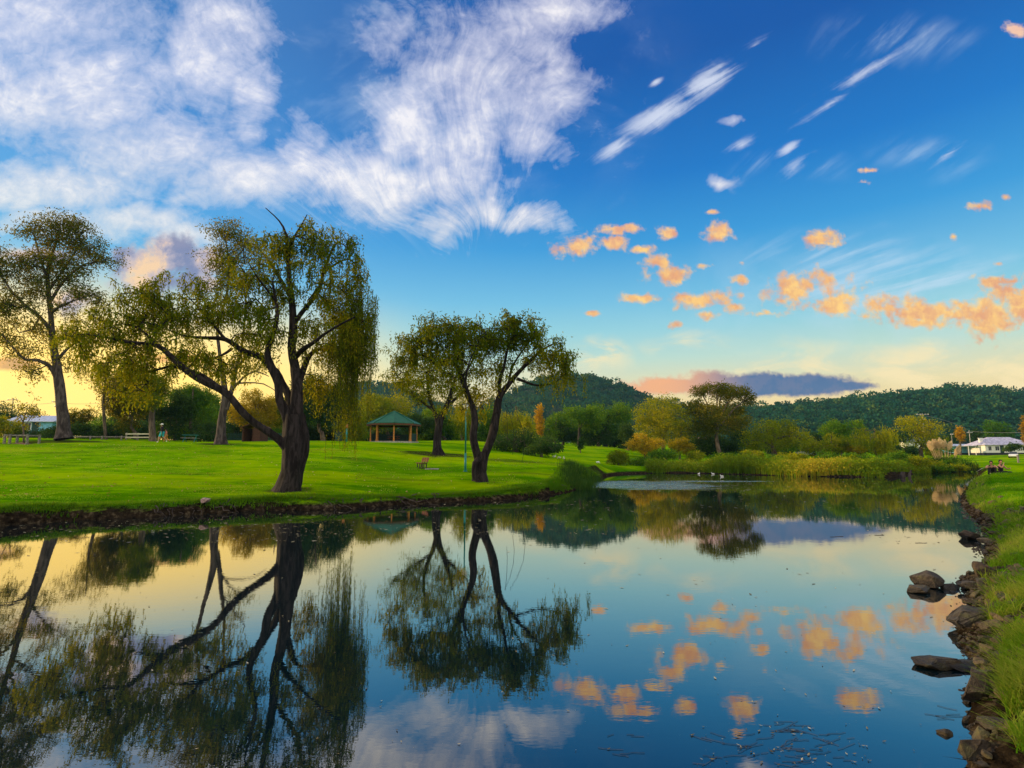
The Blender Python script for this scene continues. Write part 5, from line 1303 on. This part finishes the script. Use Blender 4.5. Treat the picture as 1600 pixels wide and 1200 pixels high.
BR = [ # px, py(waterline foot), width px, flat, mesh, rz, rise, label
 (1450, 917, 54, .44, 2, .6, .05, 'largest dark blunt boulder standing in the water at the rubble spit'),
 (1430, 924, 52, .36, 3, .4, .0, 'flat dark slab leaning at the water side of the blunt boulder'),
 (1484, 920, 36, .35, 1, 1.0, .0, 'low wet rock joining the blunt boulder to the bank'),
 (1515, 842, 34, .62, 7, .9, .02, 'lone pointed boulder in the water near the far end'),
 (1518, 985, 90, .55, 4, .3, .05, 'broad sloping boulder at the bank just below the spit'),
 (1545, 990, 42, .75, 5, 1.2, .10, 'pale brown block on the bank above the sloping boulder'),
 (1461, 1040, 74, .36, 6, 0, .0, 'sharp flat arrowhead rock lying out in the water'),
 (1508, 1044, 60, .30, 9, .5, .0, 'dark flat rock between the arrowhead rock and the bank'),
 (1476, 1147, 24, .45, 2, .3, -.01, 'small rounded stone alone in the water near the bottom'),
 (1535, 1105, 62, .75, 8, .2, .12, 'square edged rock overhanging the water near the bottom right'),
 (1530, 1195, 70, .5, 1, .9, .06, 'flat tan rock at the bottom edge of the picture'),
 (1560, 1165, 40, .6, 4, 2.0, .12, 'tan wedge of rock in the grass above the bottom rock'),
 (1516, 958, 26, .6, 7, 1.4, .03, 'dark cube like rock directly above the broad sloping boulder'),
 (1518, 925, 30, .7, 3, 2.2, .05, 'rounded grey rock where the spit meets the bank'),
 (1540, 918, 44, .8, 5, .1, .12, 'tall ochre rock half buried in the bank at the spit'),
]
for px, py, wpx, fl, mi, rz_, rise, lb in BR:
    g = G(px, py); s = wpx*math.hypot(g[0], g[1])/F_PX*.96
    rock(RM[mi], (g[0], g[1], s*fl*.18+rise*.9), (s*1.05, s*.8, s*fl*1.35), rz_, lb)
BR_N = ['beside the blunt boulder','beside the flat dark slab','by the low wet rock','near the lone pointed boulder','below the broad sloping boulder','by the pale brown block','near the arrowhead rock','by the dark flat rock','near the lone small stone','by the square edged rock','at the picture bottom','by the tan wedge rock','by the cube like rock','by the rounded grey rock','under the tall ochre rock']
r = np.random.default_rng(51)
placed = [(G(a[0], a[1])[0], G(a[0], a[1])[1]) for a in BR]; cnt = 0
seg = [p for p in shore if p[0] > 2.4 and 2.5 < p[1] < 46]
cand = []
while cnt < 270:
    k = r.integers(0, len(seg)-1); a, b_ = seg[k], seg[k+1]
    if math.hypot(*(b_-a)) > 12: continue
    p = a+(b_-a)*r.random(); 
    if r.random() > min(1, 9/p[1]+.25): continue
    off = r.normal(.28, .30)*(1 if p[1] < 14 else 1.6); q = p+np.array([off, r.normal(0, .15)])
    d = sdist(q[0:1], q[1:2])[0]
    if not (-.35 < d < 1.2): continue
    s = r.uniform(.05, .19)*(1 if p[1] < 12 else 1.7)*(1.2 if d > 0 else .8)
    z = gz(q[0], q[1]); 
    if d < 0: z = max(z, -.06)
    near = BR_N[int(np.argmin([math.hypot(q[0]-a, q[1]-c)/c for a, c in placed]))] if q[1] < 15.5 else ('below the seated people' if q[1] > 29 else 'towards the seated people')
    sz_ = 'tiny' if s < .09 else 'small' if s < .14 else 'fist sized' if s < .19 else 'larger'
    wh_ = 'half sunk stone' if d < -.05 else 'wet stone at the waterline' if d < .25 else 'brown stone on the bank' if d < .7 else 'stone in the grass'
    mi = int(r.integers(10)); wh_ = ('flat ', 'rounded ', 'blocky ')[mi % 3]+wh_
    rock(RM[mi], (q[0], q[1], z+s*.12), (s*r.uniform(.9, 1.5), s*r.uniform(.8, 1.2), s*r.uniform(.7, 1.1)), r.uniform(0, 6.28), sz_+' '+wh_+' '+near, 'loose stones along the right shore', tilt=(r.normal(0, .35), r.normal(0, .35)))
    cnt += 1
for k, (px, py, wpx, lb) in enumerate([(985,737,30,'pale flat rock at the water bend, leftmost of three'),(1003,733,26,'pale pointed rock at the water bend, middle of three'),(958,738,16,'small pale rock at the water bend by the dark leaning bush'),(1018,736,20,'dark low rock at the water bend, rightmost')]):
    g = G(px, py+1.5); s = wpx*g[1]/F_PX
    rock(RM[(k*3) % 10], (g[0], g[1]+.3, .12), (s, s*.7, s*.5), k*1.1, lb, 'rocks at the water bend')
for k, (px, py, wpx) in enumerate([(5,812,12),(18,808,14),(32,811,10),(55,806,12),(92,806,9),(108,808,8),(8,803,10),(70,806,8)]):
    g = G(px, py+5); s = wpx*g[1]/F_PX
    rock(RM[(k*3+1) % 10], (g[0], g[1]+.12, .10), (s, s*.7, s*.7), k*1.7, 'small stone at the foot of the left bank, '+('1st','2nd','3rd','4th','5th','6th','7th','8th')[sorted([5,18,32,55,92,108,8,70]).index(px)]+' from the left', 'stones at the foot of the left bank')
g = G(302, 806); me = RM[5].copy(); me.materials.clear(); me.materials.append(paint('pinkish_stone', (.36,.25,.23), .9, .3, 10))
o = rock(me, (g[0], g[1]+.75, .44), (.5,.4,.36), .4, 'pinkish broken lump of stone on the lip of the left bank', None); 
# tree stump at the far waterline
t = empty('tree_stump', tuple(G(1410, 745)), 'pale broken stump at the far waterline below the bushes', 'stump'); t.scale = (.8,.8,.65)
V, Q = tube(np.array([[0,0,-.3],[0,0,.3],[.15,0,.75]]), np.array([.34,.28,.2]), 9, .35); np_mesh('stump_bole', V, quads=Q, mat=bark_grey, parent=t)
V, Q = tube(np.array([[.9,0,-.3],[.95,0,.4],[1.2,0,1.0]]), np.array([.2,.16,.1]), 8, .35); np_mesh('broken_stem', V, quads=Q, mat=bark_grey, parent=t)
# exposed roots on the left bank
r = np.random.default_rng(53); ws = []
for k in range(70):
    px = r.uniform(200, 720); py = np.interp(px, [x for x, y in SH[2:19]], [y for x, y in SH[2:19]])
    g = G(px, py); a = np.array([g[0], g[1]+.42+r.uniform(-.1, .1), .30+r.normal(0, .05)]); n = 7
    e_ = np.array([g[0]+r.normal(0, .5), g[1]+.1, .02]); f = np.linspace(0, 1, n)[:, None]
    pp = a+(e_-a)*f+r.normal(0, .045, (n, 3)); pp[:, 2] = np.maximum(pp[:, 2], 0); ws.append(tube(pp, np.linspace(.022, .008, n), 5, .2))
V, Q, _ = join(ws); tag(np_mesh('exposed_roots', V, quads=Q, mat=bark_grey), 'tangled bare roots hanging down the left bank face', 'roots', kind='stuff')

# pampas grass
b = gpt(1476, 722, 80); t = empty('pampas_grass', b, 'pampas grass clump with tall creamy plumes at the waterside', 'pampas grass'); t.scale = (1.25,1.25,1.12)
r = np.random.default_rng(54)
base = np.c_[r.normal(0, .7, 1500), r.normal(0, .5, 1500), np.zeros(1500)]
V, Q, T = blades(base*np.array([1.5,1.2,1]), r.uniform(1.4, 2.7, 1500), np.full(1500, .08), r, .6)
np_mesh('leaves', V, quads=Q, mat=rush_m, parent=t, attrs={'tone': T})
plume_m = leaf_mat('pampas_plume', (.45,.32,.17), (.72,.55,.33), (.85,.72,.48), .35)
for k in range(34):
    x = r.uniform(-1.6, 1.6); h0 = 1.35+1.6*(1-((x+.3)/2.6)**2)+r.normal(0, .15); lean = x*.22+r.normal(0, .08)
    n = 260; f = r.random(n); rad_ = .15*np.sin(np.clip(f*1.02+.05, 0, 1)*math.pi)**.7
    th = r.uniform(0, 6.28, n); cc = np.stack([x+lean*f*.8+rad_*np.cos(th), r.normal(0, .25)+rad_*np.sin(th), h0+f*.95], 1)
    V1, Q1, T1_ = leaf_quads(cc, np.stack([r.normal(.3*np.sign(x), .4, n), r.normal(0, .4, n), np.full(n, 1.)], 1), .16, .035, r, np.clip(.5+r.normal(0, .2, n), 0, 1))
    V2, Q2 = tube(np.array([[x*.3, 0, 0], [x*.7, 0, h0*.6], [x+lean*.6, 0, h0+.7]]), np.array([.02, .015, .01]), 4)
    V, Q, T = join([(V1, Q1, T1_), (V2, Q2, np.full(len(V2), .3))])
    np_mesh('plume', V, quads=Q, mat=plume_m, parent=t, attrs={'tone': T})

# path and posts at right
def strip(name, pts, wd, mat, lift=.03):
    V = []; pts = [np.array(p, float) for p in pts]
    fine = catmull(np.array([[p[0], p[1], 0] for p in pts]), [1]*len(pts), 1.0)[0]
    T = np.gradient(fine, axis=0); N = np.stack([-T[:, 1], T[:, 0], 0*T[:, 0]], 1); N /= np.linalg.norm(N, axis=1, keepdims=True)
    m = 6
    for s in np.linspace(-.5, .5, m): V.append(fine+N*s*wd)
    V = np.stack(V, 1); z = ground_z(V[..., 0], V[..., 1]); V[..., 2] = z+lift; V = V.reshape(-1, 3)
    i, j = np.meshgrid(np.arange(len(fine)-1), np.arange(m-1), indexing='ij')
    Q = np.stack([i*m+j, (i+1)*m+j, (i+1)*m+j+1, i*m+j+1], -1).reshape(-1, 4)
    return tag(np_mesh(name, V, quads=Q, mat=mat, smooth=True), kind='structure')
mp = new_mat('worn_path'); out(principled(ramp(noise(geopos(), 2, 5, .7), [(.3, (.30,.24,.16)), (.7, (.48,.42,.32))]), .9, 0, noise(geopos(), 12, 3), .3).outputs[0])
strip('path', [P(1500, 727.5, 76)[:2], P(1560, 727, 78)[:2], P(1620, 728, 79)[:2], P(1760, 729, 84)[:2]], 1.3, mp, .10)
t = empty('wooden_bollard', gpt(1593, 737, 62), 'short wooden bollard beside the path above the seated people', 'bollard')
part('post', lambda bm: box(bm, (0,0,.4), (.16,.16,.85), bev=.02), m_grey_wood, t); part('cap', lambda bm: box(bm, (0,0,.85), (.18,.18,.06), taper=.7), m_grey_wood, t)

# birds
m_bird = paint('white_feather', (.75,.75,.72), .8, .06, 20); m_beak = paint('beak', (.35,.20,.05), .5, .1, 10); m_bk = paint('dark_feather', (.03,.03,.03), .8, .2, 20)
def bird(loc, rz, label, water=False, s=1.0, feed=False):
    t = empty('white_bird', loc, label, 'bird', 'white birds', rz)
    skn = [((-.20,0,.20),.035),((-.12,0,.20),.075),((0,0,.20),.095),((.10,0,.22),.075),((.15,0,.28),.035),((.17,0,.36),.028) if not feed else ((.20,0,.16),.028),((.20,0,.40),.036) if not feed else ((.24,0,.08),.034)]
    dz = -.14 if water else 0
    pts = np.array([p for p, _ in skn])*s+[0, 0, dz*s]; rd = np.array([q for _, q in skn])*s
    pp, rr_ = catmull(pts, rd, .03*s); V, Q = tube(pp, rr_, 10); body = np_mesh('body', V, quads=Q, mat=m_bird, parent=t, smooth=True)
    e_ = pts[-1]; part('beak', lambda bm: cyl(bm, e_+np.array([.02,0,0])*s, e_+np.array([.10,0,-.03])*s, .012*s, .003*s, 6), m_beak, t)
    for sy in (-1, 1): part('wing', lambda bm: [bmesh.ops.create_icosphere(bm, subdivisions=1, radius=.5, matrix=Matrix.Translation((-.05*s, sy*.085*s, (.215+dz)*s)) @ Matrix.Diagonal((.26*s,.04*s,.12*s,1)))], m_bird, t, True)
    part('tail', lambda bm: box(bm, (-.25*s, 0, (.20+dz)*s), (.12*s,.07*s,.02*s)), m_bk, t)
    if not water:
        for sy in (-1, 1): part('leg', lambda bm: cyl(bm, (0, sy*.035*s, 0), (0, sy*.035*s, .13*s), .007*s, seg=5), m_beak, t)
for px, py, Yb, rz_, lb, fd in ((866,714,63,.3,'white bird on the grass below the dark shrub, leftmost',0),(874,715.5,62.5,2.6,'white bird on the grass below the dark shrub, second from left',1),(881,716.5,62,1.5,'white bird on the grass below the dark shrub, rightmost of three',0),(934,724,66,.2,'lone white bird on the grass near the end of the left bank',1)):
    bird(gpt(px, py, Yb), rz_, lb, False, 1.05, fd)
for px, py, lb in ((1092,741,'white waterbird floating left of the others off the reeds'),(1114,741,'white waterbird floating beside the reeds, middle one'),(1128,745,'white waterbird floating nearest, off the bright reeds')):
    bird(tuple(G(px, py)), .6 if px < 1100 else 2.8, lb, True, .85)

# people
m_skin = paint('skin', (.42,.22,.14), .6, .08, 20); m_hair = paint('dark_hair', (.015,.010,.008), .6, .2, 30)
m_blackc = paint('black_cloth', (.010,.010,.013), .9, .3, 20); m_tealc = paint('turquoise_cloth', (.03,.42,.50), .85, .12, 20)
m_whitec = paint('white_cloth', (.75,.75,.75), .85, .06, 20); m_pinkc = paint('pink_cloth', (.50,.16,.12), .85, .12, 20); m_orangec = paint('orange_cloth', (.55,.26,.05), .85, .12, 20)
def skin_mesh(name, verts, edges, radii, mat, parent, sub=1):
    me = bpy.data.meshes.new(name); me.from_pydata([tuple(v_) for v_ in verts], edges, []); me.materials.append(mat)
    o = bpy.data.objects.new(name, me); C.objects.link(o); o.parent = parent
    md = o.modifiers.new('skin', 'SKIN'); md.use_smooth_shade = True
    for k, rr_ in enumerate(radii): me.skin_vertices[0].data[k].radius = rr_ if isinstance(rr_, tuple) else (rr_, rr_)
    me.skin_vertices[0].data[0].use_root = True
    o.modifiers.new('subdivision', 'SUBSURF').levels = sub; o.modifiers['subdivision'].render_levels = sub
    return o
def person(loc, rz, label, J, scale, top, bottom, hat=None, hair_long=False, sleeves=.5, legcover=.95):
    """J: joint positions in metres for a 1.7 m adult"""
    t = empty('person', loc, label, 'person', rz=rz); t.scale = (scale,)*3
    g_ = lambda k: np.array(J[k], float)
    V, E, Rr = [], [], []; ix = {}
    def add(k, p, rad_, par_=None):
        ix[k] = len(V); V.append(p); Rr.append(rad_)
        if par_ is not None: E.append((ix[par_], ix[k]))
    pel, che, nk, hd = g_('pelvis'), g_('chest'), g_('neck'), g_('head')
    add('pel', pel, (.14,.11)); add('wst', (pel+che)/2, (.12,.095), 'pel'); add('che', che, (.155,.11), 'wst'); add('nkb', che+(nk-che)*.75, (.07,.07), 'che'); add('nk', nk, .052, 'nkb')
    u_ = (hd-nk)/np.linalg.norm(hd-nk); fw = g_('face'); fw = fw/np.linalg.norm(fw)
    add('jaw', nk+u_*.07+fw*.02, .062, 'nk'); add('hd', nk+u_*.15+fw*.015, (.078,.09), 'jaw'); add('crn', nk+u_*.21, (.065,.075), 'hd'); add('nose', nk+u_*.11+fw*.115, .012, 'hd')
    for s in 'lr':
        hp, kn, an, to = (g_(q+s) for q in ('hip_', 'knee_', 'ankle_', 'toe_'))
        add('hp'+s, hp, .095, 'pel'); add('th'+s, (hp+kn)/2, .08, 'hp'+s); add('kn'+s, kn, .058, 'th'+s); add('cf'+s, kn+(an-kn)*.35, .056, 'kn'+s); add('an'+s, an, .038, 'cf'+s); add('to'+s, to, .034, 'an'+s)
        sh, el, wr = (g_(q+s) for q in ('shoulder_', 'elbow_', 'wrist_'))
        add('sh'+s, sh, .062, 'che'); add('el'+s, el, .042, 'sh'+s); add('wr'+s, wr, .028, 'el'+s)
        d_ = (wr-el)/np.linalg.norm(wr-el); a_ = np.cross(d_, [.2, 1, .1]); a_ /= np.linalg.norm(a_)
        add('pm'+s, wr+d_*.06, (.036,.018), 'wr'+s)
        for q, (off, ln) in enumerate(((-.030, .055), (-.010, .070), (.010, .066), (.028, .050))):
            add('f%d%s' % (q, s), wr+d_*.10+a_*off, .009, 'pm'+s); add('g%d%s' % (q, s), wr+d_*(.10+ln*.8)+a_*off*1.2+np.array([0, 0, -.015]), .008, 'f%d%s' % (q, s))
        add('t'+s, wr+d_*.07-a_*.055, .010, 'pm'+s)
    skin_mesh('body', V, E, Rr, m_skin, t)
    def chain(name, ks, rs, mat, extra=()):
        vs, es, rr_ = [], [], []
        m_ = {}
        for k, rad_ in zip(ks, rs):
            m_[k] = len(vs); vs.append(V[ix[k]]); rr_.append(rad_)
        for a_, b_ in E:
            ka = [k for k in ks if ix[k] == a_]; kb = [k for k in ks if ix[k] == b_]
            if ka and kb: es.append((m_[ka[0]], m_[kb[0]]))
        return skin_mesh(name, vs, es, rr_, mat, t)
    sl = ['shl', 'shr']+(['ell', 'elr'] if sleeves > .4 else [])+(['wrl', 'wrr'] if sleeves > .9 else [])
    chain('shirt', ['pel','wst','che','nkb']+sl, [(.15,.125),(.14,.115),(.175,.13),.075]+[.078]*2+[.056]*2*(sleeves > .4)+[.040]*2*(sleeves > .9), top)
    lg = ['hpl','hpr','thl','thr','knl','knr']+(['cfl','cfr','anl','anr'] if legcover > .9 else [])
    chain('trousers', ['pel']+lg, [(.155,.13)]+[.112]*2+[.098]*2+[.078]*2+([.070]*2+[.055]*2 if legcover > .9 else []), bottom)
    for s in 'lr':
        a_, b_ = V[ix['an'+s]], V[ix['to'+s]]; skin_mesh('shoe', [a_-[0, 0, .03], (a_+b_)/2-[0, 0, .02], b_], [(0, 1), (1, 2)], [.048, .048, .038], m_blackc if not hat else m_whitec, t)
    hc = nk+u_*.175-fw*.018
    def hair(bm):
        bmesh.ops.create_icosphere(bm, subdivisions=2, radius=.107, matrix=Matrix.Translation(tuple(hc)) @ Matrix.Diagonal((.92,1.0,1.0,1)))
        if hair_long: bmesh.ops.create_icosphere(bm, subdivisions=2, radius=.085, matrix=Matrix.Translation(tuple(hc-fw*.05-np.array([0,0,.13]))) @ Matrix.Diagonal((.95,.6,1.6,1)))
        dl = [v_ for v_ in bm.verts if np.dot(np.array(v_.co)-hc, fw) > .055 and v_.co.z < hc[2]+.05]
        bmesh.ops.delete(bm, geom=dl, context='VERTS')
    part('hair', hair, m_hair, t, True)
    for s in (-1, 1):
        sd = np.cross(u_, fw)*s; ec = nk+u_*.145+fw*.088+sd*.032
        part('eye', lambda bm: bmesh.ops.create_icosphere(bm, subdivisions=1, radius=.012, matrix=Matrix.Translation(tuple(ec))), m_black, t, True)
    if hat is not None:
        part('cap', lambda bm: (bmesh.ops.create_uvsphere(bm, u_segments=12, v_segments=6, radius=.118, matrix=Matrix.Translation(tuple(hc+u_*.03)) @ Matrix.Diagonal((1,1,.8,1))), cyl(bm, hc+fw*.12+u_*.03, hc+fw*.13+u_*.045, .085, .085, 10)), hat, t, True)
    return t
walk = dict(pelvis=(0,0,.93), chest=(0,-.03,1.28), neck=(0,-.05,1.46), head=(0,-.07,1.68), face=(0,-1,-.1), hip_l=(.09,0,.90), hip_r=(-.09,0,.90), knee_l=(.10,-.18,.50), knee_r=(-.10,.10,.50),
            ankle_l=(.10,-.22,.09), ankle_r=(-.10,.42,.20), toe_l=(.10,-.38,.04), toe_r=(-.10,.36,.06), shoulder_l=(.19,-.02,1.40), shoulder_r=(-.19,-.02,1.40), elbow_l=(.25,.12,1.14), elbow_r=(-.25,-.14,1.14), wrist_l=(.24,.06,.90), wrist_r=(-.22,-.34,1.02))
person(gpt(252, 692, 56), R(-80), 'walking person in white cap, black top and turquoise trousers on the lawn edge', walk, 1.08, m_blackc, m_tealc, m_whitec, legcover=.5, sleeves=1)
person(gpt(259, 692, 57.2), R(-70), 'smaller person in pink and orange clothes walking just behind the capped person', walk, .78, m_pinkc, m_orangec, None, True, legcover=1)
sit1 = dict(pelvis=(0,0,.12), chest=(0,-.10,.46), neck=(0,-.17,.63), head=(0,-.24,.84), face=(-.2,-1,-.3), hip_l=(.10,-.03,.12), hip_r=(-.10,-.03,.12), knee_l=(.16,-.42,.48), knee_r=(-.14,-.44,.46),
            ankle_l=(.14,-.66,.09), ankle_r=(-.14,-.70,.09), toe_l=(.15,-.84,.04), toe_r=(-.15,-.88,.04), shoulder_l=(.19,-.12,.57), shoulder_r=(-.19,-.12,.57), elbow_l=(.30,-.34,.40), elbow_r=(-.30,-.34,.42), wrist_l=(.08,-.52,.52), wrist_r=(-.06,-.54,.52))
sit2 = dict(sit1); sit2.update(chest=(0,-.02,.48), neck=(0,-.04,.66), head=(0,-.07,.88), face=(-.6,-1,0), shoulder_l=(.18,-.03,.60), shoulder_r=(-.18,-.03,.60), elbow_l=(.26,-.20,.36), elbow_r=(-.24,-.24,.44), wrist_l=(.10,-.42,.40), wrist_r=(-.05,-.22,.66),
            knee_l=(.30,-.40,.16), knee_r=(-.26,-.42,.20), ankle_l=(-.02,-.50,.08), ankle_r=(.05,-.62,.08), toe_l=(-.12,-.58,.05), toe_r=(.16,-.70,.05))
b1 = gpt(1550, 743, 36.5); b2_ = gpt(1564, 742, 36.9)
person(b1, R(-35), 'seated person hugging their knees on the right bank, nearer the water', sit1, 1.0, m_blackc, m_blackc, None, False, sleeves=.2)
person(b2_, R(20), 'person with long dark hair sitting upright on the right bank, right of the other', sit2, 1.08, m_blackc, m_blackc, None, True, sleeves=.2)

# ------------------------------------------------------------------ grass and floating litter
r = np.random.default_rng(61)
# right bank
def scatter(n, fx, keep):
    o = []
    tot = 0
    while tot < n:
        x, y = fx(n); d = sdist(x, y); k = keep(x, y, d); o.append(np.stack([x[k], y[k], d[k]], 1)); tot += k.sum()
    return np.concatenate(o)[:n]
def fx(n):
    y = 3.0*(44/3.0)**(r.random(n)**1.15); x = y*r.uniform(.62, 1.15, n)+r.uniform(-.3, 1.2, n); return x, y
q = scatter(70000, fx, lambda x, y, d: (d > .45+r.normal(0, .12, len(d))) & (fbm(x, y, .7, 3, 71) > -.28))
z = ground_z(q[:, 0], q[:, 1]); far = np.clip(q[:, 1]/12, 1, 2.2)
h = r.uniform(.04, .10, len(q))*(.75+.25*far)*(1+1.3*np.clip(fbm(q[:, 0], q[:, 1], .9, 3, 72), -.3, 1))
tn = .36+.8*fbm(q[:, 0], q[:, 1], 1.2, 3, 73)
g1 = blades(np.c_[q[:, :2], z-.01], h, .009*far**1.2, r, .7, 3, tn)
q = scatter(26000, fx, lambda x, y, d: (d > .2) & (d < .95) & (fbm(x, y, .5, 3, 74) > -.08))
z = ground_z(q[:, 0], q[:, 1])
g2_ = blades(np.c_[q[:, :2], z-.02], r.uniform(.14, .38, len(q))*np.clip(q[:, 1]/18, .8, 1.3), .008*np.clip(q[:, 1]/10, 1, 2), r, 1.0, 4, .5+.8*fbm(q[:, 0], q[:, 1], 1.0, 3, 75))
tag(np_mesh('lawn_grass', g1[0], quads=g1[1], mat=grass_m, attrs={'tone': g1[2]}), 'short bright green grass on the right bank', 'grass', kind='stuff')
dry_m = leaf_mat('long_grass_leaf', (.03,.10,.004), (.10,.24,.008), (.32,.34,.05), .4)
tag(np_mesh('long_grass', g2_[0], quads=g2_[1], mat=dry_m, attrs={'tone': g2_[2]}), 'long bent grass hanging over the rocks of the right bank', 'grass', kind='stuff')
# left bank lip and lawn
lip = []
ls = shore[:2*24]
while len(lip) < 42000:
    px = r.uniform(-80, 960, 5000); g0 = np.interp(px, [a for a, _ in SH[1:23] if True], [b_ for _, b_ in SH[1:23]]) if 0 else None
    x = r.uniform(-24, 12, 20000); y = r.uniform(13, 52, 20000); d = sdist(x, y); k = (d > .28) & (d < 1.5) & (r.random(20000) < np.exp(-d*1.2)*1.2) & (np.abs(x) < y*1.05)
    lip += list(np.stack([x[k], y[k]], 1))
lip = np.array(lip)[:42000]; z = ground_z(lip[:, 0], lip[:, 1])
g3_ = blades(np.c_[lip, z-.02], r.uniform(.06, .20, len(lip))*(1+.5*fbm(lip[:, 0], lip[:, 1], 1.5, 3, 81)), .018, r, .9, 2, .14+.7*fbm(lip[:, 0], lip[:, 1], 2.0, 3, 82))  # low tone carries the painted bank shade into the lip blades
x = r.uniform(-44, 16, 260000); y = 15+33*r.random(260000)**1.2; d = sdist(x, y)
k = (d > .8) & (np.abs(x) < y*1.02) & (fbm(x, y, 1.2, 3, 83) > .05); x, y = x[k], y[k]; z = ground_z(x, y)
g4_ = blades(np.c_[x, y, z-.01], r.uniform(.03, .085, len(x)), np.full(len(x), .026), r, .9, 2, .5+1.1*fbm(x, y, 3.0, 4, 84))
x = r.uniform(-26, 13, 400000); y = r.uniform(13, 52, 400000); d = sdist(x, y); k = (d > .06) & (d < .62) & (np.abs(x) < y*1.05) & (fbm(x, y, .9, 3, 85) > -.02); x, y = x[k][:20000], y[k][:20000]; z = ground_z(x, y)
g5_ = blades(np.c_[x, y, z-.03], r.uniform(.14, .36, len(x)), .024, r, 1.3, 3, .10+.6*fbm(x, y, 1.5, 3, 86))
V, Q, T = join([g3_, g4_, g5_])
tag(np_mesh('bank_grass', V, quads=Q, mat=grass_m, attrs={'tone': T}), 'short turf and overhanging grass on the left bank', 'grass', kind='stuff')
x = r.uniform(-40, 16, 2600); y = 16+34*r.random(2600)**1.1; d = sdist(x, y); k = (d > .7) & (np.abs(x) < y); x, y = x[k], y[k]; n = len(x)
c = np.c_[x, y, ground_z(x, y)+.03]
V, Q, T = leaf_quads(c, np.c_[r.normal(0, 1, (n, 2)), np.full(n, .15)], r.uniform(.04, .13, n), .06, r, r.random(n))
dead_m = leaf_mat('fallen_leaf', (.10,.06,.015), (.22,.16,.04), (.42,.34,.15), .1)
tag(np_mesh('fallen_leaves', V, quads=Q, mat=dead_m, attrs={'tone': T}), 'small brown and pale leaves fallen on the left lawn', 'leaves', kind='stuff')
# gravel between the rocks of the right shore
q = scatter(5200, lambda n: (lambda y: (y*r.uniform(.60, .95, n)+r.uniform(-.3, .6, n), y))(2.6*(30/2.6)**(r.random(n)**1.3)), lambda x, y, d: (d > -.22) & (d < .65) & (fbm(x, y, .6, 3, 95) > -.35))
z = np.maximum(ground_z(q[:, 0], q[:, 1]), -.03); s_ = r.uniform(.010, .034, len(q))*np.clip(q[:, 1]/6, .8, 2.2); n = len(q)
oc = np.array([[1,0,0],[0,1,0],[-1,0,0],[0,-1,0],[0,0,.7],[0,0,-.7],[.6,.7,.35]], float)[:6]
V = np.c_[q[:, :2], z+s_*.2][:, None]+oc[None]*s_[:, None, None]*r.uniform(.55, 1.3, (n, 6, 1)); th = r.uniform(0, 6.28, n)
fc_ = np.array([[0,1,4],[1,2,4],[2,3,4],[3,0,4],[1,0,5],[2,1,5],[3,2,5],[0,3,5]])
tag(np_mesh('gravel', V.reshape(-1, 3), tris=((np.arange(n)*6)[:, None, None]+fc_[None]).reshape(-1, 3), mat=mr), 'brown gravel and broken stone chips along the right shore', 'gravel', kind='stuff')
# floating leaves and twigs
fl_m = leaf_mat('floating_leaf', (.08,.06,.03), (.20,.17,.10), (.42,.39,.30), .1)
pp = []
for px0, px1, y0, y1, n_ in ((0,560,812,850,420),(300,760,800,835,260),(600,960,780,835,300),(960,1500,745,800,420),(1080,1360,1130,1198,110),(0,1480,850,1180,260),(1350,1510,800,850,90),(980,1180,742,768,700)):
    a = r.uniform(px0, px1, n_); b_ = r.uniform(y0, y1, n_)
    for u1, v1 in zip(a, b_): pp.append(G(u1, v1)[:2])
pp = np.array(pp); pp = pp[sdist(pp[:, 0], pp[:, 1]) < -.1]; n = len(pp)
sz = r.uniform(.25, 1, n)**2*np.clip(pp[:, 1]*.0052, .012, .22)
th = r.uniform(0, 6.28, n); a1 = np.stack([np.cos(th), np.sin(th), 0*th], 1); a2 = np.stack([-np.sin(th), np.cos(th), 0*th], 1)
c = np.c_[pp, np.full(n, .006)]; up = np.array([0, 0, .012])
V = np.stack([c-a1*sz[:, None], c+a2*sz[:, None]*.4+up*sz.max()*0, c+a1*sz[:, None]+up*.4, c-a2*sz[:, None]*.4], 1).reshape(-1, 3)
tag(np_mesh('floating_leaves', V, quads=np.arange(4*n).reshape(-1, 4), mat=fl_m, attrs={'tone': np.repeat(r.random(n), 4)}), 'scattered fallen leaves floating on the water', 'leaves', kind='stuff')
ws = []
for px0, px1, y0, y1, n_ in ((1090,1330,1140,1198,46),(1190,1260,1125,1145,8),(930,1000,1140,1190,6),(1180,1450,820,850,3),(1440,1490,1105,1125,5)):
    for k in range(n_):
        g = G(r.uniform(px0, px1), r.uniform(y0, y1)); L = r.uniform(.03, .13)*np.clip(g[1]/6, .8, 1.6); a = r.normal(0, .35)
        f = np.linspace(-1, 1, 5)[:, None]; p = g+np.array([math.cos(a), math.sin(a), 0])*f*L+np.c_[r.normal(0, L*.05, (5, 2)), np.full(5, .004)]
        if sdist(p[:, 0], p[:, 1]).max() < 0: ws.append(tube(p, np.full(5, .0014*max(1, g[1]/5)), 4))
V, Q, _ = join(ws); tag(np_mesh('floating_twigs', V, quads=Q, mat=bark_grey), 'thin twigs and weed stems lying on the water surface', 'twigs', kind='stuff')
